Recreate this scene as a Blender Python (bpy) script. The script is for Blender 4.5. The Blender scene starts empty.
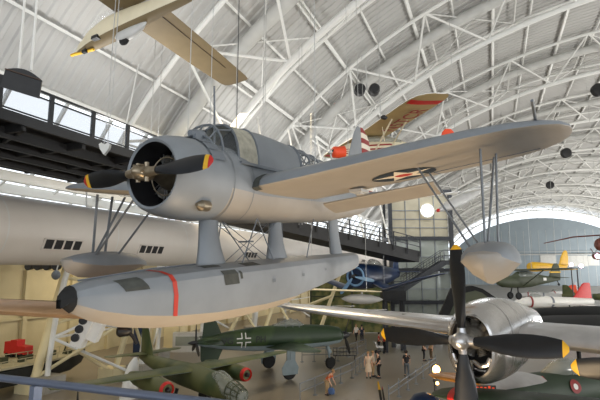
SKY, UP, UPL, BAY, KEEL, BOMB, HALL, EXPO = 1.9, 8400, 640, 430, 620, 600, 1200, 0.0
import bpy, bmesh, math, random
from mathutils import Vector, Matrix
random.seed(7)
PI = math.pi
sc = bpy.context.scene
COL = sc.collection

# ------------------------------------------------------------------ camera frame
# The hangar's long axis is +Y, X is across, Z up; the photographer stands on a
# raised walkway at the origin with the eye 7.5 m above the hall floor.
H = 7.5
FOC = 467.0
YAW = math.radians(22.1)
PITCH = math.atan(68/467.0)
RV = Vector((math.cos(YAW), math.sin(YAW), 0))
FV = Vector((-math.sin(YAW), math.cos(YAW), 0))

def L(r, F, u=0.0):
    "metres right of / ahead of / above the eye -> world"
    return RV*r + FV*F + Vector((0, 0, H+u))
def ray(px, py):
    a = (px-300)/FOC; b = -(py-200)/FOC
    return a, math.cos(PITCH)-b*math.sin(PITCH), math.sin(PITCH)+b*math.cos(PITCH)
def at(px, py, F):
    "survey point: where the sight line through a spot of the photo is F metres ahead"
    a, f, u = ray(px, py)
    k = F/f
    return L(a*k, F, u*k)
def floor_at(px, py, z=0.0):
    a, f, u = ray(px, py)
    k = (z-H)/u
    return L(a*k, f*k, u*k)
def head(r, F):
    "heading angle of a direction given as (right, ahead)"
    v = RV*r + FV*F
    return math.atan2(v.y, v.x)

cam_d = bpy.data.cameras.new('camera'); cam = bpy.data.objects.new('camera', cam_d)
COL.objects.link(cam)
cam.location = (0, 0, H); cam.rotation_euler = (PI/2+PITCH, 0, YAW)
cam_d.sensor_width = 36; cam_d.lens = 36*FOC/600; cam_d.clip_end = 1000; cam_d.clip_start = .05
sc.camera = cam

# ------------------------------------------------------------------ materials
def lin(c):
    return tuple((x/255/12.92 if x/255 <= .04045 else ((x/255+.055)/1.055)**2.4) for x in c)
MATS = {}
def mat(name, rgb, rough=.55, metal=0.0, var=.12, scale=3.0, bump=0.0, emit=0.0, coat=0.0, detail=4):
    m = bpy.data.materials.new(name); m.use_nodes = True
    nt = m.node_tree; b = nt.nodes['Principled BSDF']
    c = lin(rgb)
    b.inputs['Roughness'].default_value = rough
    b.inputs['Metallic'].default_value = metal
    b.inputs['Coat Weight'].default_value = coat
    if emit:
        b.inputs['Emission Color'].default_value = (*c, 1); b.inputs['Emission Strength'].default_value = emit
        b.inputs['Base Color'].default_value = (*c, 1)
    else:
        tc = nt.nodes.new('ShaderNodeTexCoord'); n = nt.nodes.new('ShaderNodeTexNoise')
        n.inputs['Scale'].default_value = scale; n.inputs['Detail'].default_value = detail
        nt.links.new(tc.outputs['Object'], n.inputs['Vector'])
        r = nt.nodes.new('ShaderNodeValToRGB')
        r.color_ramp.elements[0].position = .3; r.color_ramp.elements[1].position = .7
        r.color_ramp.elements[0].color = (*[x*(1-var) for x in c], 1)
        r.color_ramp.elements[1].color = (*[min(1, x*(1+var)) for x in c], 1)
        nt.links.new(n.outputs['Fac'], r.inputs['Fac']); nt.links.new(r.outputs['Color'], b.inputs['Base Color'])
        if bump:
            bp = nt.nodes.new('ShaderNodeBump'); bp.inputs['Strength'].default_value = bump; bp.inputs['Distance'].default_value = .02
            nt.links.new(n.outputs['Fac'], bp.inputs['Height']); nt.links.new(bp.outputs['Normal'], b.inputs['Normal'])
    MATS[name] = m
    return m

def two_noise(name, c1, c2, scale, rough=.6, lo=.45, hi=.55, metal=0):
    "blotches of two colours (camouflage)"
    m = mat(name, c1, rough, metal)
    nt = m.node_tree
    r = [n for n in nt.nodes if n.type == 'VALTORGB'][0]; n = [n for n in nt.nodes if n.type == 'TEX_NOISE'][0]
    n.inputs['Scale'].default_value = scale; n.inputs['Detail'].default_value = 2
    r.color_ramp.elements[0].position = lo; r.color_ramp.elements[1].position = hi
    r.color_ramp.elements[0].color = (*lin(c1), 1); r.color_ramp.elements[1].color = (*lin(c2), 1)
    return m

def ribbed(name, rgb, axis, period, depth, rough=.5, var=.06, line=.0):
    "profiled sheet: fine ridges along one direction"
    m = mat(name, rgb, rough, 0, var, .4)
    nt = m.node_tree; b = nt.nodes['Principled BSDF']
    tc = [n for n in nt.nodes if n.type == 'TEX_COORD'][0]
    w = nt.nodes.new('ShaderNodeTexWave'); w.wave_type = 'BANDS'; w.bands_direction = axis
    w.inputs['Scale'].default_value = 20/period/(2*PI)*.05*2*PI if False else (2*PI/period)/20
    nt.links.new(tc.outputs['Object'], w.inputs['Vector'])
    bp = nt.nodes.new('ShaderNodeBump'); bp.inputs['Strength'].default_value = 1; bp.inputs['Distance'].default_value = depth
    nt.links.new(w.outputs['Fac'], bp.inputs['Height']); nt.links.new(bp.outputs['Normal'], b.inputs['Normal'])
    return m

mat('white_steel', (226, 226, 222), .45, 0, .04, 1)
mat('dull_steel', (196, 196, 192), .5, 0, .06, 1)
mat('cream_steel', (222, 208, 166), .5, 0, .06, 1)
mat('roof_deck', (182, 181, 178), .55, 0, .05, .3)
mat('cream_wall', (198, 186, 150), .6, 0, .08, .6)
mat('pale_wall', (138, 150, 158), .7, 0, .05, .3)
mat('duct_white', (196, 190, 182), .45, 0, .05, .5)
mat('dark_walkway', (40, 42, 46), .5, .2, .15, 2)
mat('walkway_under', (34, 34, 35), .6, .2, .25, 1.5)
mat('rail_dark', (52, 54, 58), .4, .4, .1, 4)
mat('black', (18, 18, 20), .45, 0, .2, 6)
mat('soft_black', (30, 30, 32), .5, 0, .2, 6)
mat('blade_black', (26, 29, 34), .38, .2, .15, 4)
mat('rubber', (25, 25, 25), .8, 0, .2, 10)
mat('navy_grey', (130, 135, 140), .5, 0, .07, 2.2)
mat('navy_light', (154, 148, 140), .5, 0, .05, 2.0)
mat('navy_dark', (112, 118, 125), .55, 0, .1, 3)
mat('frame_grey', (112, 117, 122), .5, .1, .1, 5)
mat('walk_patch', (72, 74, 70), .9, 0, .2, 9)
mat('red_paint', (186, 52, 34), .5, 0, .08, 4)
mat('orange_red', (228, 78, 40), .5, 0, .06, 4)
mat('signal_red', (196, 34, 30), .5, 0, .06, 4)
mat('dark_red', (140, 46, 44), .6, 0, .1, 4)
mat('yellow', (226, 176, 36), .5, 0, .08, 4)
mat('insignia_blue', (34, 46, 58), .6, 0, .12, 4)
mat('insignia_white', (226, 216, 198), .6, 0, .05, 4)
mat('cylinder_metal', (140, 136, 128), .45, .35, .3, 12)
mat('bronze_metal', (150, 138, 118), .35, .8, .2, 9)
mat('dirty_glass', (176, 172, 156), .5, 0, .25, 8)
mat('bright_alu', (196, 196, 198), .3, .85, .1, 2.5)
mat('polished_alu', (206, 204, 202), .24, .9, .1, 2.0)
mat('amber', (214, 150, 74), .4, .2, .12, 1.2)  # orange lamp glow put into the wing's base colour
mat('copper_tan', (206, 164, 122), .35, .5, .12, 1.2)
mat('tan_fabric', (118, 102, 72), .7, 0, .08, 1.5)
mat('cream_paint', (216, 206, 178), .5, 0, .05, 2)
mat('khaki_wing', (172, 152, 108), .6, 0, .07, 1.4)
mat('white_paint', (228, 226, 220), .5, 0, .04, 3)
mat('green_dark', (36, 54, 34), .55, 0, .2, 1.2)
two_noise('green_camo', (34, 54, 30), (54, 74, 38), .5, .5)
two_noise('olive_camo', (54, 70, 34), (90, 94, 54), .45, .55)
two_noise('mottle_green', (72, 86, 52), (128, 124, 76), 1.1, .8, .4, .62)
mat('luft_grey', (128, 142, 146), .55, 0, .08, 2)
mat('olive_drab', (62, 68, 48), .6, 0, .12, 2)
mat('blue_paint', (16, 38, 70), .4, 0, .15, 1.5)
mat('pale_blue', (110, 146, 182), .4, 0, .1, 2)
mat('black_jet', (14, 15, 16), .8, .1, .2, 1)
mat('concrete', (150, 146, 136), .8, 0, .12, 2, .2)
mat('brown_wood', (66, 48, 36), .6, 0, .2, 4)
mat('skin', (206, 160, 132), .6, 0, .05, 9)
mat('lamp_white', (255, 250, 240), .5, emit=4)
mat('lamp_warm', (255, 200, 120), .5, emit=9)
mat('lamp_pink', (255, 214, 236), .5, emit=5)
mat('grey_rail', (98, 106, 124), .35, .3, .08, 3)
mat('brown_red', (112, 58, 46), .55, 0, .15, 3)
mat('pale_grey', (190, 190, 188), .5, 0, .06, 3)
mat('warm_panel', (158, 150, 128), .5, 0, .1, 1.2)
mat('cable', (185, 185, 182), .4, .5, .05, 5)
mat('dark_cable', (70, 70, 70), .4, .5, .05, 5)
mat('hull_black', (30, 32, 30), .6, 0, .25, 2)
mat('hull_deck', (184, 176, 146), .7, 0, .2, 2)
mat('tracks_white', (198, 202, 204), .5, 0, .1, 2)
def glass(name, rgb, alpha=.3, rough=.1):
    m = mat(name, rgb, rough, 0, .05, 2)
    b = m.node_tree.nodes['Principled BSDF']; b.inputs['Alpha'].default_value = alpha
    return m
glass('clear_glass', (205, 212, 214), .08, .08)
glass('smoky_glass', (150, 156, 150), .55, .15)
glass('tower_glass', (150, 156, 146), .72, .2)
glass('wire_mesh', (110, 118, 130), .3, .5)

# floor: sealed concrete, faint sheen, big joints
fm = mat('hall_floor', (150, 136, 116), .32, 0, .14, .09, 0, 0, .0)
nt = fm.node_tree
rr = [n for n in nt.nodes if n.type == 'VALTORGB'][0]
rr.color_ramp.elements[0].color = (*lin((112, 104, 94)), 1); rr.color_ramp.elements[1].color = (*lin((138, 128, 113)), 1)

# ------------------------------------------------------------------ mesh builder
class MB:
    def __init__(s): s.v = []; s.f = []; s.mi = []; s.sm = []
    def raw(s, V, Fc, mi=0, sm=True, mis=None):
        o = len(s.v); s.v += [tuple(p) for p in V]
        for k, f in enumerate(Fc):
            s.f.append(tuple(i+o for i in f)); s.mi.append(mis[k] if mis else mi); s.sm.append(sm)
    def box(s, c, size, mi=0, rot=None):
        c = Vector(c); hx, hy, hz = [x/2 for x in size]
        P = [Vector((x, y, z)) for z in (-hz, hz) for y in (-hy, hy) for x in (-hx, hx)]
        if rot: P = [rot @ p for p in P]
        s.raw([c+p for p in P], [(0, 2, 3, 1), (4, 5, 7, 6), (0, 1, 5, 4), (2, 6, 7, 3), (0, 4, 6, 2), (1, 3, 7, 5)], mi, False)
    def beam(s, p, q, w, h, mi=0, up=(0, 0, 1)):
        p = Vector(p); q = Vector(q); d = (q-p).normalized(); u = Vector(up)
        if abs(d.dot(u)) > .98: u = Vector((1, 0, 0))
        a = d.cross(u).normalized(); b = a.cross(d)
        P = [e+a*x*w/2+b*y*h/2 for e in (p, q) for x, y in ((-1, -1), (1, -1), (1, 1), (-1, 1))]
        s.raw(P, [(0, 1, 2, 3), (7, 6, 5, 4), (0, 4, 5, 1), (1, 5, 6, 2), (2, 6, 7, 3), (3, 7, 4, 0)], mi, False)
    def loft(s, rings, mi=0, cap=True, closed=True, mis=None):
        n = len(rings[0]); V = [p for r in rings for p in r]; Fc = []; MI = []
        for i in range(len(rings)-1):
            for j in range(n if closed else n-1):
                k = (j+1) % n
                Fc.append((i*n+j, i*n+k, (i+1)*n+k, (i+1)*n+j))
                MI.append(mis(i, j) if mis else mi)
        if cap and closed:
            Fc.append(tuple(range(n-1, -1, -1))); MI.append(mis(0, n//4) if mis else mi)
            Fc.append(tuple((len(rings)-1)*n+j for j in range(n))); MI.append(mis(len(rings)-2, n//4) if mis else mi)
        s.raw(V, Fc, 0, True, MI)
    def path(s, pts, r, n=8, mi=0, cap=True):
        pts = [Vector(p) for p in pts]; R = r if isinstance(r, (list, tuple)) else [r]*len(pts)
        rings = []; prev = None
        for i, p in enumerate(pts):
            d = (pts[min(i+1, len(pts)-1)]-pts[max(i-1, 0)]).normalized()
            if prev is None:
                u = Vector((0, 0, 1)) if abs(d.z) < .9 else Vector((1, 0, 0))
            else: u = prev
            a = d.cross(u).normalized(); b = a.cross(d); prev = b
            rings.append([p+(a*math.cos(2*PI*k/n)+b*math.sin(2*PI*k/n))*R[i] for k in range(n)])
        s.loft(rings, mi, cap)
    def tube(s, p, q, r, r2=None, n=8, mi=0): s.path([p, q], [r, r if r2 is None else r2], n, mi)
    def lathe(s, prof, n=32, mi=0, axis='x', org=(0, 0, 0), cap=True, mis=None):
        o = Vector(org); rings = []
        for x, r in prof:
            ring = []
            for k in range(n):
                a = 2*PI*k/n; c, d = r*math.cos(a), r*math.sin(a)
                ring.append(o+(Vector((x, c, d)) if axis == 'x' else Vector((c, d, x)) if axis == 'z' else Vector((d, x, c))))
            rings.append(ring)
        s.loft(rings, mi, cap, True, mis)
    def ball(s, c, r, mi=0, n=12, sq=(1, 1, 1)):
        c = Vector(c); m = n//2+1
        rings = []
        for i in range(m+1):
            a = -PI/2+PI*i/m; a = max(-PI/2+.02, min(PI/2-.02, a))
            rings.append([c+Vector((r*math.cos(a)*math.cos(2*PI*k/n)*sq[0], r*math.cos(a)*math.sin(2*PI*k/n)*sq[1], r*math.sin(a)*sq[2])) for k in range(n)])
        s.loft(rings, mi)
    def prism(s, poly, p0, ex, ey, depth, mi=0):
        "polygon in the plane (ex,ey) at p0, pushed out by vector depth"
        p0 = Vector(p0); ex = Vector(ex); ey = Vector(ey); dv = Vector(depth)
        a = [p0+ex*x+ey*y for x, y in poly]; n = len(a)
        s.raw(a+[p+dv for p in a], [tuple(range(n-1, -1, -1)), tuple(range(n, 2*n))]+[(i, (i+1) % n, n+(i+1) % n, n+i) for i in range(n)], mi, False)
    def build(s, name, mats, parent=None, sharp=35, recalc=True):
        me = bpy.data.meshes.new(name); me.from_pydata(s.v, [], s.f)
        if isinstance(mats, str): mats = [mats]
        for m in mats: me.materials.append(MATS[m])
        for i, p in enumerate(me.polygons): p.material_index = s.mi[i]; p.use_smooth = s.sm[i]
        if recalc:
            bm = bmesh.new(); bm.from_mesh(me); bmesh.ops.recalc_face_normals(bm, faces=bm.faces); bm.to_mesh(me); bm.free()
        if any(s.sm): me.set_sharp_from_angle(angle=math.radians(sharp))
        me.update()
        o = bpy.data.objects.new(name, me); COL.objects.link(o)
        if parent is not None: o.parent = parent
        return o

def tag(o, label=None, cat=None, group=None, kind=None):
    if label: o['label'] = label
    if cat: o['category'] = cat
    if group: o['group'] = group
    if kind: o['kind'] = kind
    return o
def thing(name, label, cat, loc=(0, 0, 0), rz=0.0, group=None, M=None):
    o = bpy.data.objects.new(name, None); COL.objects.link(o); o.empty_display_size = .2
    if M is not None: o.matrix_world = M
    else: o.location = loc; o.rotation_euler = (0, 0, rz)
    return tag(o, label, cat, group)
def copy_tree(o, parent=None):
    c = o.copy(); COL.objects.link(c); c.parent = parent
    for ch in list(o.children): copy_tree(ch, c)
    return c
def struct(name, mb, mats, **k):
    o = mb.build(name, mats, **k); o['kind'] = 'structure'; return o

# ------------------------------------------------------------------ shape helpers
def ellring(x, zc, hw, ht, hb, n=24, p=2.0):
    "fuselage section: half width, height above and below zc, superellipse exponent"
    R = []
    for k in range(n):
        a = 2*PI*k/n; c, d = math.cos(a), math.sin(a)
        y = hw*math.copysign(abs(c)**(2/p), c); z = (ht if d >= 0 else hb)*math.copysign(abs(d)**(2/p), d)
        R.append(Vector((x, y, zc+z)))
    return R
def fuselage(mb, st, n=24, mis=None, mi=0, fine=3):
    "st: (x, top z, bottom z, half width[, exponent]); smoothed between stations"
    S = [tuple(q) if len(q) == 5 else (*q, 2.0) for q in st]
    out = []
    for i in range(len(S)-1):
        a = S[max(i-1, 0)]; b = S[i]; c = S[i+1]; d = S[min(i+2, len(S)-1)]
        for k in range(fine):
            t = k/fine
            q = []
            for m in range(5):
                p0, p1, p2, p3 = a[m], b[m], c[m], d[m]
                if m == 0: q.append(p1+(p2-p1)*t)
                else:
                    m1 = (p2-p0)/2 if i > 0 else p2-p1; m2 = (p3-p1)/2 if i < len(S)-2 else p2-p1
                    t2, t3 = t*t, t*t*t
                    q.append((2*t3-3*t2+1)*p1+(t3-2*t2+t)*m1*.6+(-2*t3+3*t2)*p2+(t3-t2)*m2*.6)
            out.append(q)
    out.append(S[-1])
    rings = []
    for x, tz, bz, hw, p in out:
        h = max((tz-bz)/2, .004); rings.append(ellring(x, (tz+bz)/2, max(hw, .004), h, h, n, p))
    mb.loft(rings, mi, True, True, mis)
    return out
FOILX = [0, .012, .05, .12, .22, .35, .5, .65, .8, .92, 1]
def foil(t):
    up = []
    for x in FOILX:
        up.append((x, 5*t*(.2969*math.sqrt(x)-.126*x-.3516*x*x+.2843*x**3-.1036*x**4)+.0001))
    return up
def foilring(y, xle, ch, z, t, camber=.35):
    u = foil(t); R = [Vector((xle-x*ch, y, z+h*ch*(1+camber))) for x, h in u]
    R += [Vector((xle-x*ch, y, z-h*ch*(1-camber))) for x, h in reversed(u[1:-1])]
    return R
def wing(mb, st, up=0, lo=1, camber=.35):
    "st: (y, leading edge x, chord, z, thickness)"
    nu = len(FOILX)
    mb.loft([foilring(*q, camber) for q in st], 0, True, True, lambda i, j: up if j < nu-1 else lo)
def vfin(mb, st, mi=0, t=.1):
    "vertical surface, st: (z, leading edge x, chord)"
    rings = []
    for z, xle, ch in st:
        u = foil(t)
        rings.append([Vector((xle-x*ch, h*ch, z)) for x, h in u]+[Vector((xle-x*ch, -h*ch, z)) for x, h in reversed(u[1:-1])])
    mb.loft(rings, mi)
def blade(R, w, tip=None, r0=.2, twist=35, thick=.18, bands=()):
    "propeller blade along +z turning about x; bands: (from fraction, material index)"
    mb = MB(); fr = [0, .08, .2, .35, .5, .65, .78, .86, .87, .93, .94, .98, 1.0]
    rings = []; F = []
    for q in fr:
        r = r0+(R-r0)*q
        ww = w*(.34+.66*math.sin(min(1, q/.55)*PI/2)) if q < .55 else w*(1-.45*((q-.55)/.45)**2.2)
        if q > .97: ww *= .62 if q < .99 else .3
        tk = (.5-.38*min(1, q/.3))*ww if q < .3 else .11*ww*(1.25-.6*q)
        tw = math.radians(twist*(1-q)+14)
        ring = []
        for k in range(10):
            a = 2*PI*k/10; c, s_ = math.cos(a)*ww/2, math.sin(a)*tk
            ring.append(Vector((s_*math.cos(tw)+c*math.sin(tw), c*math.cos(tw)-s_*math.sin(tw), r)))
        rings.append(ring)
    def mis(i, j):
        m = 0
        for f0, mm in bands:
            if fr[i] >= f0-1e-6: m = mm
        return m
    mb.loft(rings, 0, True, True, mis)
    return mb
def spin_blade(mb, ang):
    M = Matrix.Rotation(ang, 4, 'X'); mb.v = [tuple(M @ Vector(p)) for p in mb.v]; return mb
def move_mb(mb, off):
    mb.v = [tuple(Vector(p)+Vector(off)) for p in mb.v]; return mb
def letters(txt, size, M, material, parent, name='lettering'):
    "flat text mesh; M maps the text plane (x right, y up) to the parent's space"
    cu = bpy.data.curves.new('txt', 'FONT'); cu.body = txt; cu.size = size; cu.align_x = 'CENTER'; cu.align_y = 'CENTER'; cu.extrude = .004
    t = bpy.data.objects.new('txt', cu); COL.objects.link(t)
    bpy.context.view_layer.update()
    dg = bpy.context.evaluated_depsgraph_get()
    me = bpy.data.meshes.new_from_object(t.evaluated_get(dg)); me.name = name
    bpy.data.objects.remove(t); bpy.data.curves.remove(cu)
    me.transform(M); me.materials.clear(); me.materials.append(MATS[material])
    o = bpy.data.objects.new(name, me); COL.objects.link(o); o.parent = parent
    return o
def axes(o, ex, ey):
    ex = Vector(ex).normalized(); ey = Vector(ey); ez = ex.cross(ey).normalized(); ey = ez.cross(ex)
    return Matrix(((ex.x, ey.x, ez.x, o[0]), (ex.y, ey.y, ez.y, o[1]), (ex.z, ey.z, ez.z, o[2]), (0, 0, 0, 1)))
def ring_disc(mb, c, ex, ey, radii, mis, n=40):
    "concentric rings in a plane"
    c = Vector(c); ex = Vector(ex); ey = Vector(ey)
    V = [c]; Fc = []; MI = []
    for r in radii:
        for k in range(n):
            a = 2*PI*k/n; rr = r(a) if callable(r) else r
            V.append(c+ex*math.cos(a)*rr+ey*math.sin(a)*rr)
    for k in range(n): Fc.append((0, 1+k, 1+(k+1) % n)); MI.append(mis[0])
    for i in range(len(radii)-1):
        for k in range(n):
            a = 1+i*n; Fc.append((a+k, a+n+k, a+n+(k+1) % n, a+(k+1) % n)); MI.append(mis[i+1])
    mb.raw(V, Fc, 0, False, MI)
def star_r(R, r, phase=0):
    def f(a):
        a = (a-phase) % (2*PI/5); a = min(a, 2*PI/5-a)      # 0 at a point, pi/5 at a notch
        x1, y1 = R, 0; x2, y2 = r*math.cos(PI/5), r*math.sin(PI/5)
        # ray at angle a meets segment
        d = math.cos(a)*(y2-y1)-math.sin(a)*(x2-x1)
        return (x1*(y2-y1)-y1*(x2-x1))/d
    return f
# ================================================================== THE HALL
VC = 20.0
def arc(a, b, t): return VC-a*math.cos(t), b*math.sin(t)
Y0, Y1 = -30, 232
T_LO, T_HI = math.radians(15), math.radians(28.3)

mb = MB(); mb.raw([(-34, Y0, 0), (76, Y0, 0), (76, Y1, 0), (-34, Y1, 0)], [(0, 1, 2, 3)], 0, False)
struct('floor', mb, 'hall_floor')

mb = MB(); rings = []
ys = []; y = Y0
while y < 130: ys += [(y, 0), (y+.34, 0), (y+.42, .085), (y+.62, .085), (y+.70, 0)]; y += .70
ys += [(y, 0), (Y1+8, 0)]
for y, dr in ys:
    VR = (46.5-dr, 35-dr)
    rings.append([Vector((arc(*VR, T_HI+(PI-2*T_HI)*k/60)[0], y, arc(*VR, T_HI+(PI-2*T_HI)*k/60)[1])) for k in range(61)])
mb.loft(rings, 0, False, False)
struct('ceiling', mb, 'roof_deck', sharp=20, recalc=False)

# longitudinal purlins and light diagonal braces just under the deck
mb = MB()
for k in range(0, 27):
    t = T_HI+(PI-2*T_HI)*k/26
    x, z = arc(46.15, 34.7, t)
    w = .26 if k % 2 == 0 else .14
    mb.beam((x, Y0, z), (x, Y1+6, z), w, w*.8, 0, (VC-x, 0, -z+1))
struct('trim_1', mb, 'white_steel')

# glazed strips low in the vault: mullions, rails and panes
for side in (0, 1):
    mb = MB(); gl = MB()
    def P(t, y, r=0):
        x, z = arc(46.5+r, 35+r, t)
        return Vector((x if side == 0 else 2*VC-x, y, z))
    for k in range(5):
        t = T_LO+(T_HI-T_LO)*k/4
        w = .35 if k in (0, 4) else .1
        mb.beam(P(t, Y0), P(t, Y1), w, w)
    y = Y0
    while y < Y1:
        for k in range(6):
            mb.beam(P(T_LO+(T_HI-T_LO)*k/6, y), P(T_LO+(T_HI-T_LO)*(k+1)/6, y), .14, .2)
        y += 3.2
    w = struct('window_%d' % (side+1), mb, 'dull_steel')
# gable: flat end wall with a glazed crescent between it and the vault
mb = MB()
poly = [(VC-42, 0)]+[(arc(42, 29.6, math.radians(6)+(PI-math.radians(12))*k/40)) for k in range(41)]+[(VC+42, 0)]
mb.prism(poly, (0, Y1, 0), (1, 0, 0), (0, 0, 1), (0, .6, 0))
struct('wall_back', mb, 'pale_wall')
mb = MB()
for k in range(13):
    t = math.radians(14+152*k/12)
    a = arc(42, 29.6, t); b = arc(46.3, 34.6, t)
    mb.beam((a[0], Y1+.2, a[1]), (b[0], Y1+.2, b[1]), .25, .25)
struct('window_3', mb, 'white_steel')
# far end: service doors, catwalk and seams on the gable
mb = MB()
for k in range(24): mb.box((VC-36+3*k, Y1-.05, 12), (.08, .06, 24))
for z in (13.6, 14.6): mb.box((VC, Y1-.6, z), (78, .12, .12))
mb.box((VC, Y1-.5, 13.3), (80, 1, .25))
struct('trim_2', mb, 'dull_steel')
for k, (px, w, h) in enumerate(((575, 8, 4.6), (548, 6, 5), (590, 4, 4))):
    p = at(px, 261, 207); mb = MB(); mb.box((p.x, Y1-.1, p.z), (w, .3, h))
    for q in (-1, 0, 1): mb.box((p.x+q*w/3.2, Y1-.28, p.z), (.12, .1, h))
    struct('door_%d' % (k+1), mb, 'dull_steel')

# low side walls (side bay on the left), soffits
mb = MB(); mb.box((-34.15, (Y0+Y1)/2, 4.5), (.3, Y1-Y0, 9.0))
struct('wall_left', mb, 'cream_wall')
mb = MB()
y = 0
while y < 140:
    mb.box((-33.85, y, 4.5), (.3, .35, 9.0)); y += 4.4
for z in (3.6, 7.4): mb.box((-33.92, 70, z), (.16, 150, .14))
struct('trim_3', mb, 'cream_wall')
mb = MB(); mb.box((74.15, (Y0+Y1)/2, 5.7), (.3, Y1-Y0, 11.4))
struct('wall_right', mb, 'pale_wall')
mb = MB(); mb.box((-29.2, (Y0+Y1)/2, 9.0), (9.8, Y1-Y0, .3)); mb.box((69, (Y0+Y1)/2, 11.5), (10.3, Y1-Y0, .3))
for k in range(60): mb.box((-29.2, Y0+3+4.2*k, 8.7), (9.6, .25, .4))
struct('trim_4', mb, 'warm_panel')

# arch trusses: one thick inner chord, two outer chords, W webs, a fat duct under the deck
def truss(Y, legs=True):
    mb = MB(); n = 64
    cin = lambda t, dy=0: Vector((arc(43, 31.5, t)[0], Y+dy, arc(43, 31.5, t)[1]))
    cout = lambda t, dy: Vector((arc(45.9, 34.35, t)[0], Y+dy, arc(45.9, 34.35, t)[1]))
    far = Y > 120
    mb.path([cin(PI*k/n) for k in range(n+1)], .27, 10)
    D = 5.2
    for s in (-1, 1): mb.path([cout(PI*k/n, s*D) for k in range(n+1)], .17, 8)
    N = 17; dt = PI/N
    for i in range(N+1):
        t = dt*i; p = cin(t)
        for s in (-1, 1):
            for h in (-.5, .5):
                tt = t+h*dt
                if 0 <= tt <= PI: mb.tube(p, cout(tt, s*D), .10, n=6)
        tt = t+.5*dt
        if tt <= PI: mb.tube(cout(tt, -D), cout(tt, D), .08, n=6)
    if not far:
        for i in range(N+1):
            t = dt*(i+.5)
            if t < T_HI or t > PI-T_HI: continue
            for s in (-1, 1): mb.tube(cout(t, s*D), cout(t+dt, -s*D) if i % 2 else cout(t-dt, -s*D), .05, n=5)
    o = struct('roof_truss', mb, 'white_steel')
    m2 = MB(); m2.path([Vector((arc(45.7, 34.1, T_HI+(PI-2*T_HI)*k/n)[0], Y-1.4, arc(45.6, 34.0, T_HI+(PI-2*T_HI)*k/n)[1])) for k in range(n+1)], .5, 12)
    m2.build('arch_duct', 'dull_steel', o)
    m3 = MB()
    for s in (-1, 0, 1):
        q = cin(0) if s == 0 else cout(0, s*D)
        m3.box((q.x, q.y, .45), (1.5, 1.5, .9))
    m3.build('footing', 'concrete', o)
    return o
for Y in (27.3, 44, 63.5, 86, 108, 130, 152, 174, 196, 218): truss(Y)

# raking legs and cross braces of the nearest arch, beside the left bay
mb = MB()
A0, A1 = floor_at(31, 392), at(70, 258, 30.5); B0, B1 = floor_at(112, 379), at(133, 312, 32.5)
C0, C1 = floor_at(146, 372), at(158, 312, 35)
mb.path([A0, A1, A1+(A1-A0)*.3], .28, 12); mb.path([B0, B1, B1+(B1-B0)*.6], .2, 12); mb.path([C0, C1], .13, 10)
lr = lambda a, b, t: a+(b-a)*t
for p, q in ((lr(A0, A1, .42), lr(B0, B1, .1)), (lr(A0, A1, .10), lr(B0, B1, .92)), (lr(A0, A1, .48), lr(B0, B1, 1.25)), (lr(B0, B1, .95), lr(C0, C1, .15)), (lr(A0, A1, .85), lr(B0, B1, 1.3))): mb.tube(p, q, .11, n=8)
for (x0, y0, x1, y1, F, r) in ((312, 352, 342, 268, 53, .22), (226, 340, 250, 292, 47, .2), (262, 338, 236, 300, 47.5, .12), (262, 338, 276, 296, 47.5, .2), (298, 336, 276, 300, 48, .12), (246, 300, 300, 296, 48.5, .12), (332, 296, 290, 312, 53.5, .16)):
    mb.tube(at(x0, y0, F), at(x1, y1, F+1), r, n=8)
for p in (A0, B0, C0): mb.box((p.x, p.y, .4), (1.3, 1.3, .8))
struct('trim_6', mb, 'cream_steel')
# ------------------------------------------------------------------ light
w = bpy.data.worlds.new('sky'); sc.world = w; w.use_nodes = True
bg = w.node_tree.nodes['Background']; bg.inputs['Color'].default_value = (.88, .94, 1.0, 1); bg.inputs['Strength'].default_value = SKY
def area(name, loc, target, size, power, col=(1, 1, 1), size_y=None, spread=None):
    d = bpy.data.lights.new(name, 'AREA'); d.energy = power; d.color = col; d.size = size
    if size_y: d.shape = 'RECTANGLE'; d.size_y = size_y
    if spread: d.spread = math.radians(spread)
    o = bpy.data.objects.new(name, d); COL.objects.link(o); o.location = loc
    o.rotation_euler = (Vector(target)-Vector(loc)).to_track_quat('-Z', 'Y').to_euler(); return o
def spot(name, loc, target, power, col, ang=70, rad=.15, blend=.6):
    d = bpy.data.lights.new(name, 'SPOT'); d.energy = power; d.color = col; d.spot_size = math.radians(ang); d.spot_blend = blend; d.shadow_soft_size = rad
    o = bpy.data.objects.new(name, d); COL.objects.link(o); o.location = loc
    o.rotation_euler = (Vector(target)-Vector(loc)).to_track_quat('-Z', 'Y').to_euler(); return o
# added fill lights, out of view on the right, brighten the vault
for Y in (6, 40, 80, 125, 170, 212):
    area('roof_fill', (max(46, .2*Y+10), Y, 2.5), (10, Y+6, 34), 7, UP*(1+Y/260), (1, .98, .94))
for Y in (4, 16, 30, 46, 66):
    area('walkway_fill', (-15.5, Y, 12.5), (-6, Y+2, 34), 2.5, UPL, (1, .99, .97), 2)  # added fill without fixtures, brightens the vault's left side
# lamps in the left side bay, under its soffit
for Y in (14, 30, 48, 68, 92):
    area('bay_lamp', (-29, Y, 8.3), (-29.5, Y, 0), 5, BAY, (1, .86, .62))
# ================================================================== FLOATPLANE (the main exhibit)
sN, cN = .49527, .86740
R3 = Matrix(((-.495268, .868398, -.024398), (-.867355, -.495868, -.042546), (-.049045, .00009, .998797)))
B = Matrix((RV, FV, (0, 0, 1))).transposed()          # level camera axes -> world
loc = L(-1.014, 8.950, 1.510)
MK = (B @ R3).to_4x4(); MK.translation = loc
plane = thing('floatplane', 'large blue grey single-float seaplane hung in the foreground, yellow and red propeller tips', 'floatplane', M=MK)
KM = MK
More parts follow.
